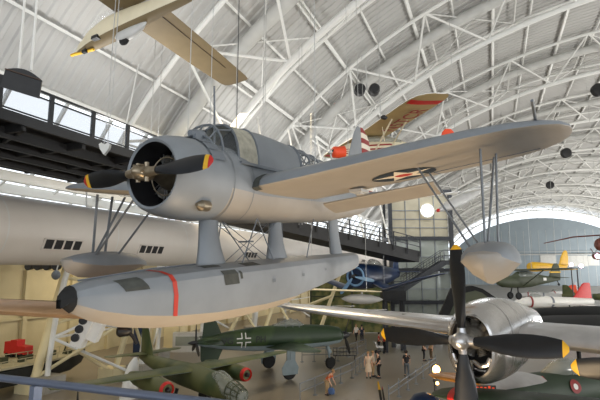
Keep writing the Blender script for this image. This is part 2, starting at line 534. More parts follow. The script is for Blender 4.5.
# fuselage, two paints
fb = MB()
FS = [(1.34, .65, -.65, .645), (.95, .68, -.67, .62, 2.1), (.3, .62, -.67, .58, 2.2), (-.8, .64, -.63, .55, 2.3), (-2.0, .64, -.58, .49, 2.2), (-3.3, .78, -.50, .38, 2.1), (-4.6, .72, -.36, .25), (-5.6, .62, -.2, .15), (-6.35, .5, .02, .05)]
fuselage(fb, FS, 28, lambda i, j: 0 if (j < 14 or j >= 27) and not (j in (0, 13, 27) and False) else 1)
fus = fb.build('fuselage', ['navy_grey', 'navy_light'], plane)
# panel seams round the fuselage
mb = MB()
def fstat(x):
    for a, b in zip(FS, FS[1:]):
        if b[0] <= x <= a[0]:
            t = (a[0]-x)/(a[0]-b[0]); return [a[i]+(b[i]-a[i])*t for i in range(1, 4)]
for x in (1.22, .62, -1.7):
    tz, bz, hw = fstat(x); r = ellring(x, (tz+bz)/2, hw+.004, (tz-bz)/2+.004, (tz-bz)/2+.004, 28, 2.15)
    r2 = [p+Vector((.018, 0, 0)) for p in r]; mb = MB(); mb.loft([r, r2], 0, False); mb.build('panel_seam', 'frame_grey', fus)
# cowling: outer skin and lip, open at the front
mb = MB()
mb.lathe([(1.30, .60), (1.30, .66), (1.6, .675), (1.95, .66), (2.22, .625), (2.38, .575), (2.44, .53), (2.42, .49), (2.3, .475), (1.5, .50)], 40, 0, 'x', (0, 0, 0), False,
         lambda i, j: (2 if i >= 7 else 1 if (j > 20 and j < 40 and False) else 0))
cowl = mb.build('engine_cowling', ['navy_grey', 'navy_light', 'soft_black'], plane)
mb = MB()                                             # cowl flaps, upper half
for k in range(8):
    a0 = math.radians(22+17*k); a1 = a0+math.radians(15.6)
    P = []
    for x, r in ((1.78, .69), (1.47, .712)):
        for q in range(5):
            a = a0+(a1-a0)*q/4; P.append(Vector((x, r*math.cos(a), r*math.sin(a))))
    mb.raw(P, [(q, q+1, q+6, q+5) for q in range(4)], 0)
mb.build('cowl_flap', 'navy_dark', cowl)
mb = MB(); mb.box((1.52, .1, .70), (.3, .16, .1)); mb.lathe([(1.62, .05), (1.5, .085), (1.3, .085)], 12, 0, 'x', (.1, .1, .76))
mb.build('air_scoop', 'navy_dark', cowl)
mb = MB(); mb.lathe([(0, .05), (.06, .09), (.22, .09), (.3, .03)], 12, 0, 'x', (1.7, .5, -.47)); mb.build('exhaust_outlet', 'bronze_metal', cowl)
# engine
mb = MB(); mb.lathe([(1.55, .47), (1.6, .485), (1.62, .46)], 32, 0); mb.lathe([(1.55, .02), (1.56, .485)], 32, 0)
eng = mb.build('radial_engine', 'black', plane)
mb = MB(); mb.lathe([(1.6, .22), (1.95, .24), (2.12, .2), (2.3, .11), (2.42, .08), (2.5, .08)], 24, 0); mb.build('crankcase', 'bronze_metal', eng)
for k in range(9):
    a = 2*PI*k/9+PI/2; d = Vector((0, math.cos(a), math.sin(a)))
    mb = MB()
    prof = [(.2, .085)]
    for q in range(7): prof += [(.22+.03*q, .10), (.235+.03*q, .075)]
    prof += [(.45, .1), (.475, .06)]
    rings = []; e1 = Vector((1, 0, 0)); e2 = d.cross(e1)
    for h, r in prof: rings.append([Vector((1.86, 0, 0))+d*h+(e1*math.cos(2*PI*i/10)+e2*math.sin(2*PI*i/10))*r for i in range(10)])
    mb.loft(rings); mb.build('cylinder', 'cylinder_metal', eng)
mb = MB()
for k in range(18):
    a = 2*PI*(k+.5*(k % 2))/18+PI/2; d = Vector((0, math.cos(a), math.sin(a)))
    mb.tube(Vector((2.05, 0, 0))+d*.2, Vector((1.97, 0, 0))+d*.46, .012, n=5)
mb.build('pushrod', 'bright_alu', eng)
mb = MB(); mb.path([(2.14, .3*math.cos(2*PI*k/24), .3*math.sin(2*PI*k/24)) for k in range(25)], .014, 5); mb.build('ignition_ring', 'bronze_metal', eng)
# propeller
mb = MB(); mb.lathe([(2.42, .09), (2.5, .11), (2.6, .12), (2.68, .1), (2.76, .07), (2.80, .02)], 18, 0)
for s in (-1, 1): mb.tube((2.6, s*.05, 0), (2.6, s*.3, 0), .085, .065, 12)
for k in range(6):
    a = 2*PI*k/6; mb.tube((2.62, .11*math.cos(a), .11*math.sin(a)), (2.72, .1*math.cos(a), .1*math.sin(a)), .02, n=6)
mb.tube((2.6, -.09, -.14), (2.6, -.09, .14), .035, n=8); mb.tube((2.6, .09, -.14), (2.6, .09, .14), .035, n=8)
prop = mb.build('propeller', 'bronze_metal', plane)
for s in (-1, 1):
    b = blade(1.33, .285, r0=.26, twist=22, bands=((.86, 1), (.93, 2), ))
    spin_blade(b, -s*PI/2+math.radians(1)); move_mb(b, (2.6, 0, 0))
    b.build('blade', ['blade_black', 'yellow', 'signal_red'], prop)
# canopy
def hoop(x, w, z0, z1, n=14): return [Vector((x, w*math.copysign(abs(math.cos(PI*k/n))**.72, math.cos(PI*k/n)), z0+(z1-z0)*math.sin(PI*k/n)**.9)) for k in range(n+1)]
SILL = .36
def shell(name, xs, m, par, lift=0):
    mb = MB(); mb.loft([hoop(x, w+lift, SILL, z+lift) for x, w, z in xs], 0, False, False)
    return mb.build(name, m, par)
hood = shell('rear_hood', [(.34, .50, 1.10), (-.2, .51, 1.13), (-.9, .50, 1.11), (-1.3, .48, 1.09)], 'navy_grey', plane)
mb = MB(); mb.path(hoop(.34, .505, SILL, 1.11), .02, 6); mb.build('hood_bow', 'navy_dark', hood); mb = MB(); mb.path(hoop(-1.3, .485, SILL, 1.095), .02, 6); mb.build('hood_bow', 'navy_dark', hood)
shell('sliding_panel', [(.92, .47, 1.06), (.65, .49, 1.09), (.34, .50, 1.10)], 'dirty_glass', plane)
ws = shell('windscreen', [(1.5, .40, .74), (1.28, .43, .98), (.92, .47, 1.06)], 'clear_glass', plane)
mb = MB()
for x, w, z in ((1.48, .41, .76), (1.28, .435, .99), (.92, .48, 1.07)): mb.path(hoop(x, w+.01, SILL, z), .024, 6)
for a in (.3, .5, .7):
    i = int(14*a); mb.tube(hoop(1.28, .435, SILL, .99)[i], hoop(.92, .48, SILL, 1.07)[i], .018, n=6); mb.tube(hoop(1.48, .41, SILL, .76)[i], hoop(1.28, .435, SILL, .99)[i], .018, n=6)
mb.build('canopy_frame', 'frame_grey', ws)
rg = shell('gunner_canopy', [(-1.3, .48, 1.09), (-2.2, .44, 1.04), (-3.3, .34, .94)], 'clear_glass', plane)
mb = MB(); hp = [(-1.34, .485, 1.1), (-1.8, .465, 1.075), (-2.3, .44, 1.045), (-2.8, .395, 1.0), (-3.3, .35, .95)]
for x, w, z in hp: mb.path(hoop(x, w, SILL, z), .022, 6)
for i in (2, 4, 7, 10, 12): mb.path([hoop(x, w, SILL, z)[i] for x, w, z in hp], .018, 6)
for (x0, w0, z0), (x1, w1, z1) in zip(hp, hp[1:]):
    mb.tube(hoop(x0, w0, SILL, z0)[4], hoop(x1, w1, SILL, z1)[1], .014, n=5); mb.tube(hoop(x0, w0, SILL, z0)[1], hoop(x1, w1, SILL, z1)[4], .014, n=5)
mb.build('canopy_frame', 'frame_grey', rg)
mb = MB()
for s in (1, -1): mb.beam((.98, s*.57, SILL-.03), (-.9, s*.545, SILL-.02), .05, .05)
mb.build('hood_rail', 'navy_dark', plane)
mb = MB(); mb.tube((.98, 0, .62), (.98, 0, 1.78), .022, .016, 8); mb.build('aerial_mast', 'frame_grey', plane)
# wings
def kz(y): return -.12+.11*max(0, abs(y)-.5)
for s, nm in ((1, 'wing'), (-1, 'wing')):
    st = []
    for y, xl, ch, t in ((.3, .68, 2.55, .145), (1.5, .68, 2.52, .14), (3.0, .68, 2.5, .125), (4.2, .66, 2.45, .11), (4.75, .58, 2.26, .10), (5.1, .42, 1.88, .095), (5.34, .2, 1.36, .09), (5.46, -.05, .8, .085), (5.495, -.28, .28, .08)):
        st.append((s*y, xl, ch, kz(y)+.02, t))
    mb = MB(); wing(mb, st, 0, 1, .64)
    wg = mb.build(nm, ['navy_grey', 'navy_light'], plane)
    if s == 1: wing_l = wg
    else: wing_r = wg
    # slotted flap hung under the trailing edge, aileron line
    mb = MB(); fl = []
    for y in (.75, 2.0, 3.15): fl.append((s*y, -1.75, .62, kz(y)-.12, .13))
    wing(mb, fl, 0, 0, .3)
    mb.v = [(x, y, z-(-1.75-x)*.28) for x, y, z in mb.v]
    mb.build('flap', ['navy_light'], wg)
    mb = MB(); 
    for y in (3.3, 5.1): mb.beam((-1.2, s*y, kz(y)-.03), (-1.7+.35*(y > 4), s*y, kz(y)+.0), .012, .012)
    mb.beam((-1.2, s*3.3, kz(3.3)-.034), (-1.1, s*5.05, kz(5.05)-.022), .014, .012)
    mb.build('aileron_seam', 'navy_dark', wg)
    # landing-light cuff at the root
    mb = MB(); rr = []
    for y in (.6, .74):
        u = foilring(s*y, .70, 2.55, kz(y)+.02, .155, .64); rr.append([u[i] for i in (3, 2, 1, 0, 19, 18)])
    mb.loft(rr, 0, False, False); mb.build('root_cuff', 'walk_patch', wg)
# national insignia under each wing
def lower_z(x, y):
    "underside of the wing at a point"
    xl, ch, t = .68, 2.5, .125
    q = (xl-x)/ch; u = 5*t*(.2969*math.sqrt(q)-.126*q-.3516*q*q+.2843*q**3-.1036*q**4)
    return kz(y)+.02-u*ch*.36
for s, par in ((1, wing_l), (-1, wing_r)):
    mb = MB(); Rr = .57
    S1 = star_r(Rr*.98, Rr*.385); r0 = Rr*.275
    ring_disc(mb, (-.86, s*2.84, 0), (1, 0, 0), (0, 1, 0), [Rr*.14, r0, lambda a: (r0+S1(a))/2, S1, lambda a: (S1(a)+Rr)/2, Rr], [2, 2, 1, 1, 0, 0], 80)
    mb.v = [(x, y, lower_z(x, y)-.012) for x, y, z in mb.v]
    mb.build('star_insignia', ['insignia_blue', 'insignia_white', 'red_paint'], par)
# pitot on the left tip, underside access fitting
mb = MB(); mb.path([(-.2, 5.06, .42), (.1, 5.06, .46), (.9, 5.06, .62)], .02, 6); mb.build('pitot_tube', 'frame_grey', wing_l)
mb = MB(); mb.box((-1.3, 1.78, -.06), (.42, .26, .06)); mb.box((-1.3, 1.78, -.09), (.2, .14, .05)); mb.build('flap_fairing', 'pale_grey', wing_l)
# tail
mb = MB(); vfin(mb, [(.5, -4.3, 1.65), (.9, -4.6, 1.37), (1.6, -5.02, .97), (2.25, -5.42, .55), (2.5, -5.68, .27)], 0, .1); fin = mb.build('tail_fin', 'navy_grey', plane)
mb = MB(); TE_ = lambda z: {0: -6.55}.get(0)+.0
st = [(.12, -5.98, .5), (.5, -5.98, .8), (.9, -5.98, .9), (1.6, -6.0, .84), (2.2, -5.98, .66), (2.45, -5.95, .42), (2.52, -5.95, .2)]
rows = []
def interp(z):
    for a, b in zip(st, st[1:]):
        if a[0] <= z <= b[0]:
            t = (z-a[0])/(b[0]-a[0]); return [a[i]+(b[i]-a[i])*t for i in range(3)]
    return list(st[-1])
NS = 13; zz = []
for k in range(NS+1): zz.append(.42+(2.52-.42)*k/NS)
allz = [.12]+[v for z in zz for v in (z,)]
rings = []
for z in allz:
    q = interp(z); u = foil(.09); rings.append([Vector((q[1]-x*q[2], h*q[2], z)) for x, h in u]+[Vector((q[1]-x*q[2], -h*q[2], z)) for x, h in reversed(u[1:-1])])
mb.loft(rings, 0, True, True, lambda i, j: (2 if i == 0 else i % 2))
mb.build('rudder', ['insignia_white', 'dark_red', 'navy_grey'], fin)
for s in (1, -1):
    mb = MB(); wing(mb, [(s*.1, -4.85, 1.5, .30, .09), (s*1.0, -4.98, 1.35, .30, .085), (s*1.6, -5.12, 1.1, .30, .08), (s*1.9, -5.35, .7, .30, .08), (s*1.97, -5.55, .3, .30, .07)], 0, 1); mb.build('tailplane', ['navy_grey', 'navy_light'], plane)
# main float: rounded deck, slab sides, vee bottom with a step
FL = [(3.84, -1.64, .04, -1.70, -1.74), (3.72, -1.55, .14, -1.76, -1.86), (3.45, -1.49, .27, -1.87, -2.0), (3.0, -1.45, .40, -1.98, -2.15), (2.4, -1.42, .51, -2.06, -2.26), (1.6, -1.39, .59, -2.11, -2.34), (.3, -1.37, .62, -2.13, -2.38), (-.9, -1.35, .60, -2.10, -2.35), (-.92, -1.35, .60, -2.08, -2.28), (-2.2, -1.34, .50, -1.98, -2.12), (-3.6, -1.33, .38, -1.84, -1.96), (-4.86, -1.32, .24, -1.68, -1.80)]
def fl_ring(q):
    x, dz, hw, cz, kz_ = q
    half = [(0, dz+.0), (hw*.55, dz-.02), (hw*.88, dz-.07), (hw, dz-.16), (hw*1.02, (dz+cz)/2-.03), (hw*.94, cz), (hw*.5, cz*.5+kz_*.5-.02), (0, kz_)]
    P = [Vector((x, y, z)) for y, z in half]
    return P+[Vector((p.x, -p.y, p.z)) for p in reversed(half[1:-1] and P[1:-1])]
def fl_at(x):
    for a, b in zip(FL, FL[1:]):
        if b[0] <= x <= a[0]:
            t = (a[0]-x)/max(1e-6, a[0]-b[0]); return [a[i]+(b[i]-a[i])*t for i in range(5)]
    return list(FL[0])
mb = MB(); xs = []
for a, b in zip(FL, FL[1:]):
    n = 3 if a[0]-b[0] > .3 else 1
    xs += [[a[i]+(b[i]-a[i])*k/n for i in range(5)] for k in range(n)]
xs.append(list(FL[-1]))
mb.loft([fl_ring(q) for q in xs], 0, True, True, lambda i, j: 1 if j in (5, 6, 7, 8) else 0)
mfl = mb.build('main_float', ['navy_grey', 'navy_light'], plane, sharp=28)
def fpatch(x0, x1, s0, s1, name, m, shear=0, off=.008, nx=6, ns=6):
    mb = MB(); V = []
    for i in range(nx+1):
        for j in range(ns+1):
            s_ = s0+(s1-s0)*j/ns; x = x0+(x1-x0)*i/nx+shear*(s_-s0)
            r = fl_ring(fl_at(x)); k = min(6, int(s_)); p = r[k].lerp(r[k+1], s_-k)
            q = Vector((0, p.y, p.z+1.85)).normalized(); V.append(p+q*off)
    mb.raw(V, [(i*(ns+1)+j, i*(ns+1)+j+1, (i+1)*(ns+1)+j+1, (i+1)*(ns+1)+j) for i in range(nx) for j in range(ns)], 0, False)
    return mb.build(name, m, mfl)
fpatch(2.555, 2.485, 0, 5.0, 'red_stripe', 'red_paint', -.02, .008, 3, 20)
fpatch(3.28, 2.95, 1.5, 3.35, 'anti_slip_pad', 'walk_patch', -.06)
fpatch(1.52, 1.16, 2.3, 3.7, 'anti_slip_pad', 'walk_patch', -.04)
fpatch(.80, .36, 1.0, 1.9, 'anti_slip_pad', 'walk_patch', 0)
fpatch(1.72, 1.32, .7, 1.4, 'anti_slip_pad', 'walk_patch', 0)
fpatch(1.10, 1.04, 2.6, 3.4, 'grab_slot', 'walk_patch', -.04)
for x in (.15, -1.0, -2.2): fpatch(x, x-.1, 3.7, 3.95, 'drain_plug', 'navy_dark', 0, .012, 1, 1)
mb = MB(); rr = [fl_ring(fl_at(x)) for x in (3.84, 3.81, 3.77, 3.70)]
rr = [[Vector((p.x+.012, p.y*1.06, (p.z+1.72)*1.05-1.72)) for p in r] for r in rr]; mb.loft([[p*1 for p in rr[0]]]+rr[1:], 0, True); mb.build('bow_bumper', 'rubber', mfl)
mb = MB(); mb.path([(3.6, 0, -1.49), (2.4, .02, -1.40), (1.5, .02, -1.375)], .012, 5)
mb.build('deck_seam', 'navy_dark', mfl)
# pylons and bracing
for (xt0, xt1, zt, xb0, xb1, zb, w) in ((1.36, .95, -.6, 1.42, .74, -1.40, .13), (-.78, -1.12, -.55, -.66, -1.34, -1.36, .12), (-3.55, -4.0, -.40, -3.62, -4.2, -1.33, .09)):
    mb = MB()
    rings = []
    for k in range(6):
        t = k/5; e = t**2.2
        x0 = xt0+(xb0-xt0)*e; x1 = xt1+(xb1-xt1)*e; z = zt+(zb-zt)*t; c = (x0+x1)/2; h = (x0-x1)/2
        rings.append([Vector((c+h*math.cos(2*PI*q/16), w*(1+.4*e)*math.sin(2*PI*q/16), z)) for q in range(16)])
    mb.loft(rings); mb.build('float_pylon', 'navy_grey', plane)
def one(name, m, par, *tubes):
    for p, q, r in tubes: mb = MB(); mb.tube(p, q, r, n=6); mb.build(name, m, par)
for s in (1, -1):
    one('bracing_wire', 'navy_dark', plane, ((.9, s*.1, -.66), (-.62, s*.1, -1.38), .007), ((.62, s*.12, -1.40), (-.85, s*.1, -.62), .007), ((.3, s*.42, -.60), (.62, s*.3, -1.41), .012), ((.28, s*.42, -.62), (-.4, s*.3, -1.37), .012), ((-1.9, s*.42, -.52), (-1.75, s*.3, -1.37), .014))
mb = MB(); mb.box((.08, 0, -1.01), (.14, .26, .03)); mb.build('wire_spreader', 'navy_dark', plane)
# outrigger floats and their struts
for s in (1, -1):
    mb = MB(); oy = s*4.35
    rings = []
    for x, dz, hw, cz, kz_ in ((.93, -1.29, .07, -1.30, -1.40), (.84, -1.25, .23, -1.33, -1.56), (.55, -1.17, .34, -1.40, -1.69), (.1, -1.12, .38, -1.45, -1.74), (-.5, -1.13, .35, -1.46, -1.70), (-1.0, -1.21, .25, -1.47, -1.62), (-1.35, -1.38, .1, -1.50, -1.53), (-1.42, -1.45, .03, -1.48, -1.49)):
        half = [(0, dz), (hw*.42, dz-.05*hw), (hw*.75, dz*.78+cz*.22), (hw*.95, dz*.4+cz*.6), (hw, cz), (hw*.55, cz*.4+kz_*.6), (0, kz_)]
        P = [Vector((x, oy+y, z)) for y, z in half]; rings.append(P+[Vector((p.x, 2*oy-p.y, p.z)) for p in reversed(P[1:-1])])
    mb.loft(rings, 0, True, True, lambda i, j: 1 if j in (4, 5, 6, 7) or i == 0 else 0)
    of = mb.build('outrigger_float', ['navy_grey', 'navy_light'], plane, sharp=40)
    for (a, b) in (((.12, 4.30, kz(4.3)-.07), (.22, 4.3, -1.24)), ((-.42, 4.45, kz(4.4)-.08), (-.2, 4.42, -1.22)), ((-.75, 4.38, kz(4.4)-.07), (.16, 4.32, -1.23)), ((-.12, 3.3, kz(3.3)-.1), (.3, 4.15, -1.28)), ((-.85, 3.3, kz(3.3)-.09), (-.35, 4.18, -1.26))):
        a = Vector((a[0], s*a[1], a[2])); b = Vector((b[0], s*b[1], b[2]))
        mb = MB(); d = b-a; side_ = Vector((0, 1, 0)); rings = []
        for t in (0, .5, 1):
            p = a.lerp(b, t); rings.append([p+Vector((.038*math.cos(2*PI*q/10), .018*math.sin(2*PI*q/10), 0)) for q in range(10)])
        mb.loft(rings); mb.build('float_strut', 'frame_grey', of)
# sling rods and cables from the roof
def roof_z(x):
    c = max(-.99, min(.99, (VC-x)/46.4)); return 34.9*math.sqrt(1-c*c)
def cable(p, name, label, group=None, r=.012, m='dark_cable', top=None):
    p = Vector(p); t = Vector(top) if top else Vector((p.x, p.y, roof_z(p.x)-.05))
    mb = MB(); mb.tube(p, t, r, n=6); o = mb.build(name, m)
    return tag(o, label, 'cable', group)
K = lambda v: MK @ Vector(v)
cable(K((.34, 0, 1.1)), 'suspension_cable', 'dark cable rising from the middle of the seaplane canopy to the roof', r=.008)
cable(K((1.66, 0, .72)), 'suspension_cable', 'thin pale cable rising from the seaplane nose just behind the engine cowling', r=.007, m='cable')
for k, (x, y) in enumerate(((-.35, 1.3), (-.35, -1.3))):
    cable(K((x, y, .14)), 'suspension_cable', ('pale cable rising from the near wing root of the blue grey seaplane', 'pale cable rising from the far wing root of the blue grey seaplane')[k], r=.008, m='cable')
cable(K((-4.9, 0, .9)), 'suspension_cable', 'pale cable rising from the seaplane tail in front of the striped rudder', r=.008, m='cable')
area('seaplane_uplight', L(0.5, 7.0, -6.8), L(0.2, 9.2, 1.5), 3.0, KEEL, (1, .74, .46))
# ================================================================== BOMBER ENGINE AND WING (lower right)
BR = head(-.69, -.73)
hub = L(3.89, 11.5, -1.71)
bom = thing('bomber_wing', 'polished silver bomber wing with its big round engine nacelle crossing the lower right', 'aircraft', hub, BR)
# nacelle: oval cowl with a separate chin intake
mb = MB(); NA = [(-.42, .50, -.52, .50), (-.40, .60, -.95, .58), (-.5, .70, -1.05, .66), (-.8, .82, -1.12, .75), (-1.3, .90, -1.14, .80), (-1.9, .92, -1.12, .81), (-2.5, .88, -1.02, .78), (-3.3, .74, -.9, .68), (-4.6, .5, -.7, .45)]
rings = []
for x, tz, bz, hw in NA[1:]: rings.append(ellring(x, (tz+bz)/2, hw, (tz-bz)/2, (tz-bz)/2, 36, 2.25))
mb.loft(rings, 0, False)
lip = [ellring(-.40, -.175, .58, .775, .775, 36, 2.25), ellring(-.36, -.175, .53, .73, .73, 36, 2.25), ellring(-.42, -.175, .49, .69, .69, 36, 2.25), ellring(-1.0, -.175, .5, .7, .7, 36, 2.25)]
mb.loft(lip, 0, False, True, lambda i, j: 0 if i < 2 else 1)
nac = mb.build('engine_nacelle', ['polished_alu', 'soft_black'], bom)
mb = MB(); mb.lathe([(-.98, .02), (-.97, .72)], 30, 0, 'x', (0, 0, -.1)); mb.build('firewall', 'black', nac)
for x, tz, bz, hw in ((-1.15, .885, -1.135, .79), (-1.8, .925, -1.13, .815), (-2.45, .888, -1.035, .785)):
    mb = MB(); r = ellring(x, (tz+bz)/2, hw+.006, (tz-bz)/2+.006, (tz-bz)/2+.006, 36, 2.25); mb.loft([r, [p+Vector((.03, 0, 0)) for p in r]], 0, False); mb.build('cowl_seam', 'bright_alu', nac)
for k in range(9):
    a = 2*PI*k/9+PI/2; d = Vector((0, math.cos(a), math.sin(a))); e1 = Vector((1, 0, 0)); e2 = d.cross(e1); mb = MB(); prof = [(.18, .1)]
    for q in range(6): prof += [(.22+.035*q, .12), (.238+.035*q, .09)]
    prof += [(.46, .11)]
    mb.loft([[Vector((-.72, 0, 0))+d*h+(e1*math.cos(2*PI*i/10)+e2*math.sin(2*PI*i/10))*r for i in range(10)] for h, r in prof]); mb.build('cylinder', 'cylinder_metal', nac)
mb = MB(); mb.lathe([(-.9, .26), (-.6, .28), (-.4, .22), (-.2, .14), (0, .11)], 24); mb.build('gear_case', 'cylinder_metal', nac)
mb = MB()                                              # chin scoop web: the twin curved openings
for s in (1, -1):
    P = [(-.40, s*.46, -.40), (-.39, s*.40, -.56), (-.385, s*.22, -.62), (-.385, s*.05, -.52)]
    mb.path(P, [.05, .06, .06, .05], 8)
mb.beam((-.385, 0, -.5), (-.385, 0, -.93), .09, .08); mb.build('chin_scoop', 'polished_alu', nac)
def bprop(parent_label, org, phase, lbl=None):
    if lbl: p = thing('propeller', lbl, 'propeller', org, BR); o = (0, 0, 0)
    else: p = bpy.data.objects.new('propeller', None); COL.objects.link(p); p.parent = bom
    h = MB(); h.lathe([(-.15, .14), (-.02, .19), (.12, .21), (.26, .19), (.36, .12), (.40, .02)], 20)
    for k in range(4): h.tube((.05, 0, 0), Vector((.05, .3*math.cos(k*PI/2+phase), .3*math.sin(k*PI/2+phase))), .12, .1, 12)
    h.build('hub', 'bright_alu', p)
    for k in range(4):
        b = blade(2.28, .53, r0=.26, twist=24, bands=((.935, 1),)); spin_blade(b, k*PI/2+phase); move_mb(b, (.05, 0, 0)); b.build('blade', ['blade_black', 'yellow'], p)
    return p
pp = bprop('', None, math.radians(1.5))
# wing: outboard to the left and away, inboard to the right and nearer
mb = MB()
wing(mb, [(3.9, -1.15, 3.3, -.08, .18), (.8, -1.35, 3.15, -.06, .17), (0, -1.4, 3.1, -.06, .165), (-2.5, -1.45, 2.75, .02, .15), (-5.4, -1.55, 2.3, .12, .125), (-7.6, -1.7, 1.8, .20, .11), (-8.4, -1.85, 1.3, .24, .1), (-8.75, -2.1, .6, .26, .09)], 0, 0, .35)
mb.build('wing', ['bright_alu'], bom)
mb = MB()
for y in (3.2, 2.2, 1.2, -1.5, -2.8, -4.2, -5.6): 
    z = -.06+(.08*(-y)/2.5 if y < 0 else -.04*y)
    mb.beam((-1.9, y, z+.27), (-3.2, y, z+.2), .02, .02)
mb.build('skin_seam', 'cylinder_metal', bom)
hub2 = Vector(hub)+Matrix.Rotation(BR, 3, 'Z') @ Vector((.15, 4.75, -.18))
p2 = bprop('', None, math.radians(4)); p2.location = (.15, 4.6, -.10)
# trestle that carries the bomber, and one under the second propeller's engine (outside the frame)
mb = MB(); mb.lathe([(-.2, .3), (-1.2, .78), (-2.6, .8), (-4.4, .45)], 28, 0, 'x', (-.2, 4.6, -.22)); mb.build('engine_nacelle', 'polished_alu', bom)

# ================================================================== GLIDER (top left)
gh = 9.0
GR = head(-.87, .49)
gl = thing('glider', 'tan bellied cream glider hanging at the top left above the walkway', 'glider', M=Matrix.Translation(L(-6.3, 16.6, gh+.45)) @ Matrix.Rotation(GR, 4, 'Z') @ Matrix.Rotation(math.radians(2), 4, 'Y') @ Matrix.Rotation(math.radians(6.5), 4, 'X'))
mb = MB()
fuselage(mb, [(3.35, -.50, -.60, .03), (2.95, -.22, -.66, .2), (2.2, .18, -.68, .36), (1.2, .42, -.62, .42), (0, .42, -.5, .38), (-1.6, .3, -.34, .28), (-4.6, .2, -.1, .1)], 24, lambda i, j: 1 if 12 <= j < 21 else 0)
gf = mb.build('fuselage', ['cream_paint', 'tan_fabric'], gl)
mb = MB()
fuselage(mb, [(2.7, .2, .1, .1), (2.0, .62, .1, .33), (1.2, .7, .2, .36), (.4, .45, .3, .3)], 18); mb.build('canopy', 'clear_glass', gf)
for s in (1, -1):
    mb = MB(); wing(mb, [(s*.1, 1.0, 2.0, .48, .11), (s*4.0, .98, 1.8, .5, .10), (s*6.2, .92, 1.6, .52, .09), (s*6.5, .86, 1.45, .53, .085), (s*6.58, .7, 1.15, .53, .08)], 0, 1); wgl = mb.build('wing', ['cream_paint', 'tan_fabric'], gl)
    mb = MB(); mb.beam((-.5, s*.6, .43), (-.3, s*5.1, .48), .02, .03); mb.build('aileron_seam', 'brown_wood', wgl)
mb = MB(); mb.beam((3.38, 0, -.62), (2.2, 0, -.74), .1, .06); mb.box((3.46, 0, -.60), (.4, .1, .07)); mb.build('nose_skid', 'yellow', gl)
mb = MB(); mb.box((2.65, .08, -.74), (.22, .12, .14)); mb.build('tow_hook', 'black', gl)
mb = MB(); fuselage(mb, [(1.0, -.48, -.6, .02), (.7, -.4, -.86, .15), (0, -.4, -.9, .17), (-.5, -.38, -.7, .1), (-.7, -.36, -.5, .02)], 16); mb.build('wheel_fairing', 'pale_grey', gl)
mb = MB(); mb.lathe([(-.07, .1), (-.075, .2), (0, .24), (.075, .2), (.07, .1)], 20, 0, 'y', (.42, 0, -.84)); mb.build('wheel', 'rubber', gl)
mb = MB(); mb.box((1.75, .28, -.52), (.34, .2, .14), 0); mb.build('belly_hatch', 'black', gl)
mb = MB(); mb.box((-.2, -.34, .25), (1.2, .06, .16)); mb.build('red_flash', 'red_paint', gf)
GM = Matrix.Translation(L(-6.3, 16.6, gh+.45)) @ Matrix.Rotation(GR, 4, 'Z') @ Matrix.Rotation(math.radians(2), 4, 'Y') @ Matrix.Rotation(math.radians(6.5), 4, 'X')
for p, lb in (((1.3, 0, .68), 'thin pale cable rising from the cream glider just behind its nose'), ((.2, 5.3, .6), 'dark rod beneath the tip of the tan glider wing')):
    if 'rod' in lb: continue
    cable(GM @ Vector(p), 'suspension_cable', lb, r=.012, m='cable')
q = GM @ Vector((0, 5.3, .55))
cable(L(-1.76, 10.0, 1.7+.1) if False else q, 'suspension_cable', 'thin pale cable rising from the near right wing tip of the tan glider', r=.012, m='cable')

# ================================================================== RED AND WHITE LIGHTPLANE (behind the striped rudder)
PR = head(-.954, -.30)
pw = L(3.5, 21.6, 6.15)
lp = thing('lightplane', 'cream high-wing lightplane with red nose, red pinstripes and orange red tail hanging behind the rudder', 'airplane', M=Matrix.Translation(pw) @ Matrix.Rotation(PR, 4, 'Z') @ Matrix.Rotation(math.radians(4), 4, 'Y'))
mb = MB()
FSL = [(1.75, -.5, -.95, .26), (1.2, -.28, -1.12, .40), (.6, -.2, -1.2, .46), (.3, .05, -1.2, .46), (-.8, .06, -1.15, .42), (-1.8, -.25, -1.02, .3), (-3.6, -.42, -.82, .12), (-4.5, -.5, -.7, .04)]
fuselage(mb, FSL, 24); lf = mb.build('fuselage', 'cream_paint', lp)
mb = MB(); fuselage(mb, [(2.18, -.55, -.9, .2), (2.1, -.46, -.98, .29), (1.8, -.46, -1.0, .31), (1.6, -.42, -1.04, .33)], 20); nose = mb.build('nose_cowl', 'orange_red', lp)
for y in (.13, -.13):
    mb = MB(); mb.ball((2.16, y, -.68), .075, 0, 10); mb.build('air_intake', 'black', nose)
mb = MB(); fuselage(mb, [(1.0, -.28, -.42, .3), (.55, .02, -.45, .475), (-.7, .03, -.42, .44), (-1.3, -.12, -.36, .36)], 20); mb.build('cabin_glass', 'smoky_glass', lf)
for z0, z1 in ((-.60, -.66), (-.74, -.80), (-.88, -.96)):
    mb = MB()
    for s in (1, -1):
        V = []
        for x in (1.6, 1.0, .4, -.6, -1.6, -2.8, -3.8):
            for a, b in zip(FSL, FSL[1:]):
                if b[0] <= x <= a[0]:
                    t = (a[0]-x)/(a[0]-b[0]); tz, bz, hw = [a[i]+(b[i]-a[i])*t for i in (1, 2, 3)]
            zc, hh = (tz+bz)/2, (tz-bz)/2
            for z in (z0, z1):
                z2 = zc+(z+.72)*hh/.45; yy = hw*math.sqrt(max(.02, 1-((z2-zc)/hh)**2)); V.append((x, s*(yy+.012), z2))
        mb.raw(V, [(2*i, 2*i+1, 2*i+3, 2*i+2) for i in range(6)], 0, False)
    mb.build('pinstripe', 'dark_red', lf)
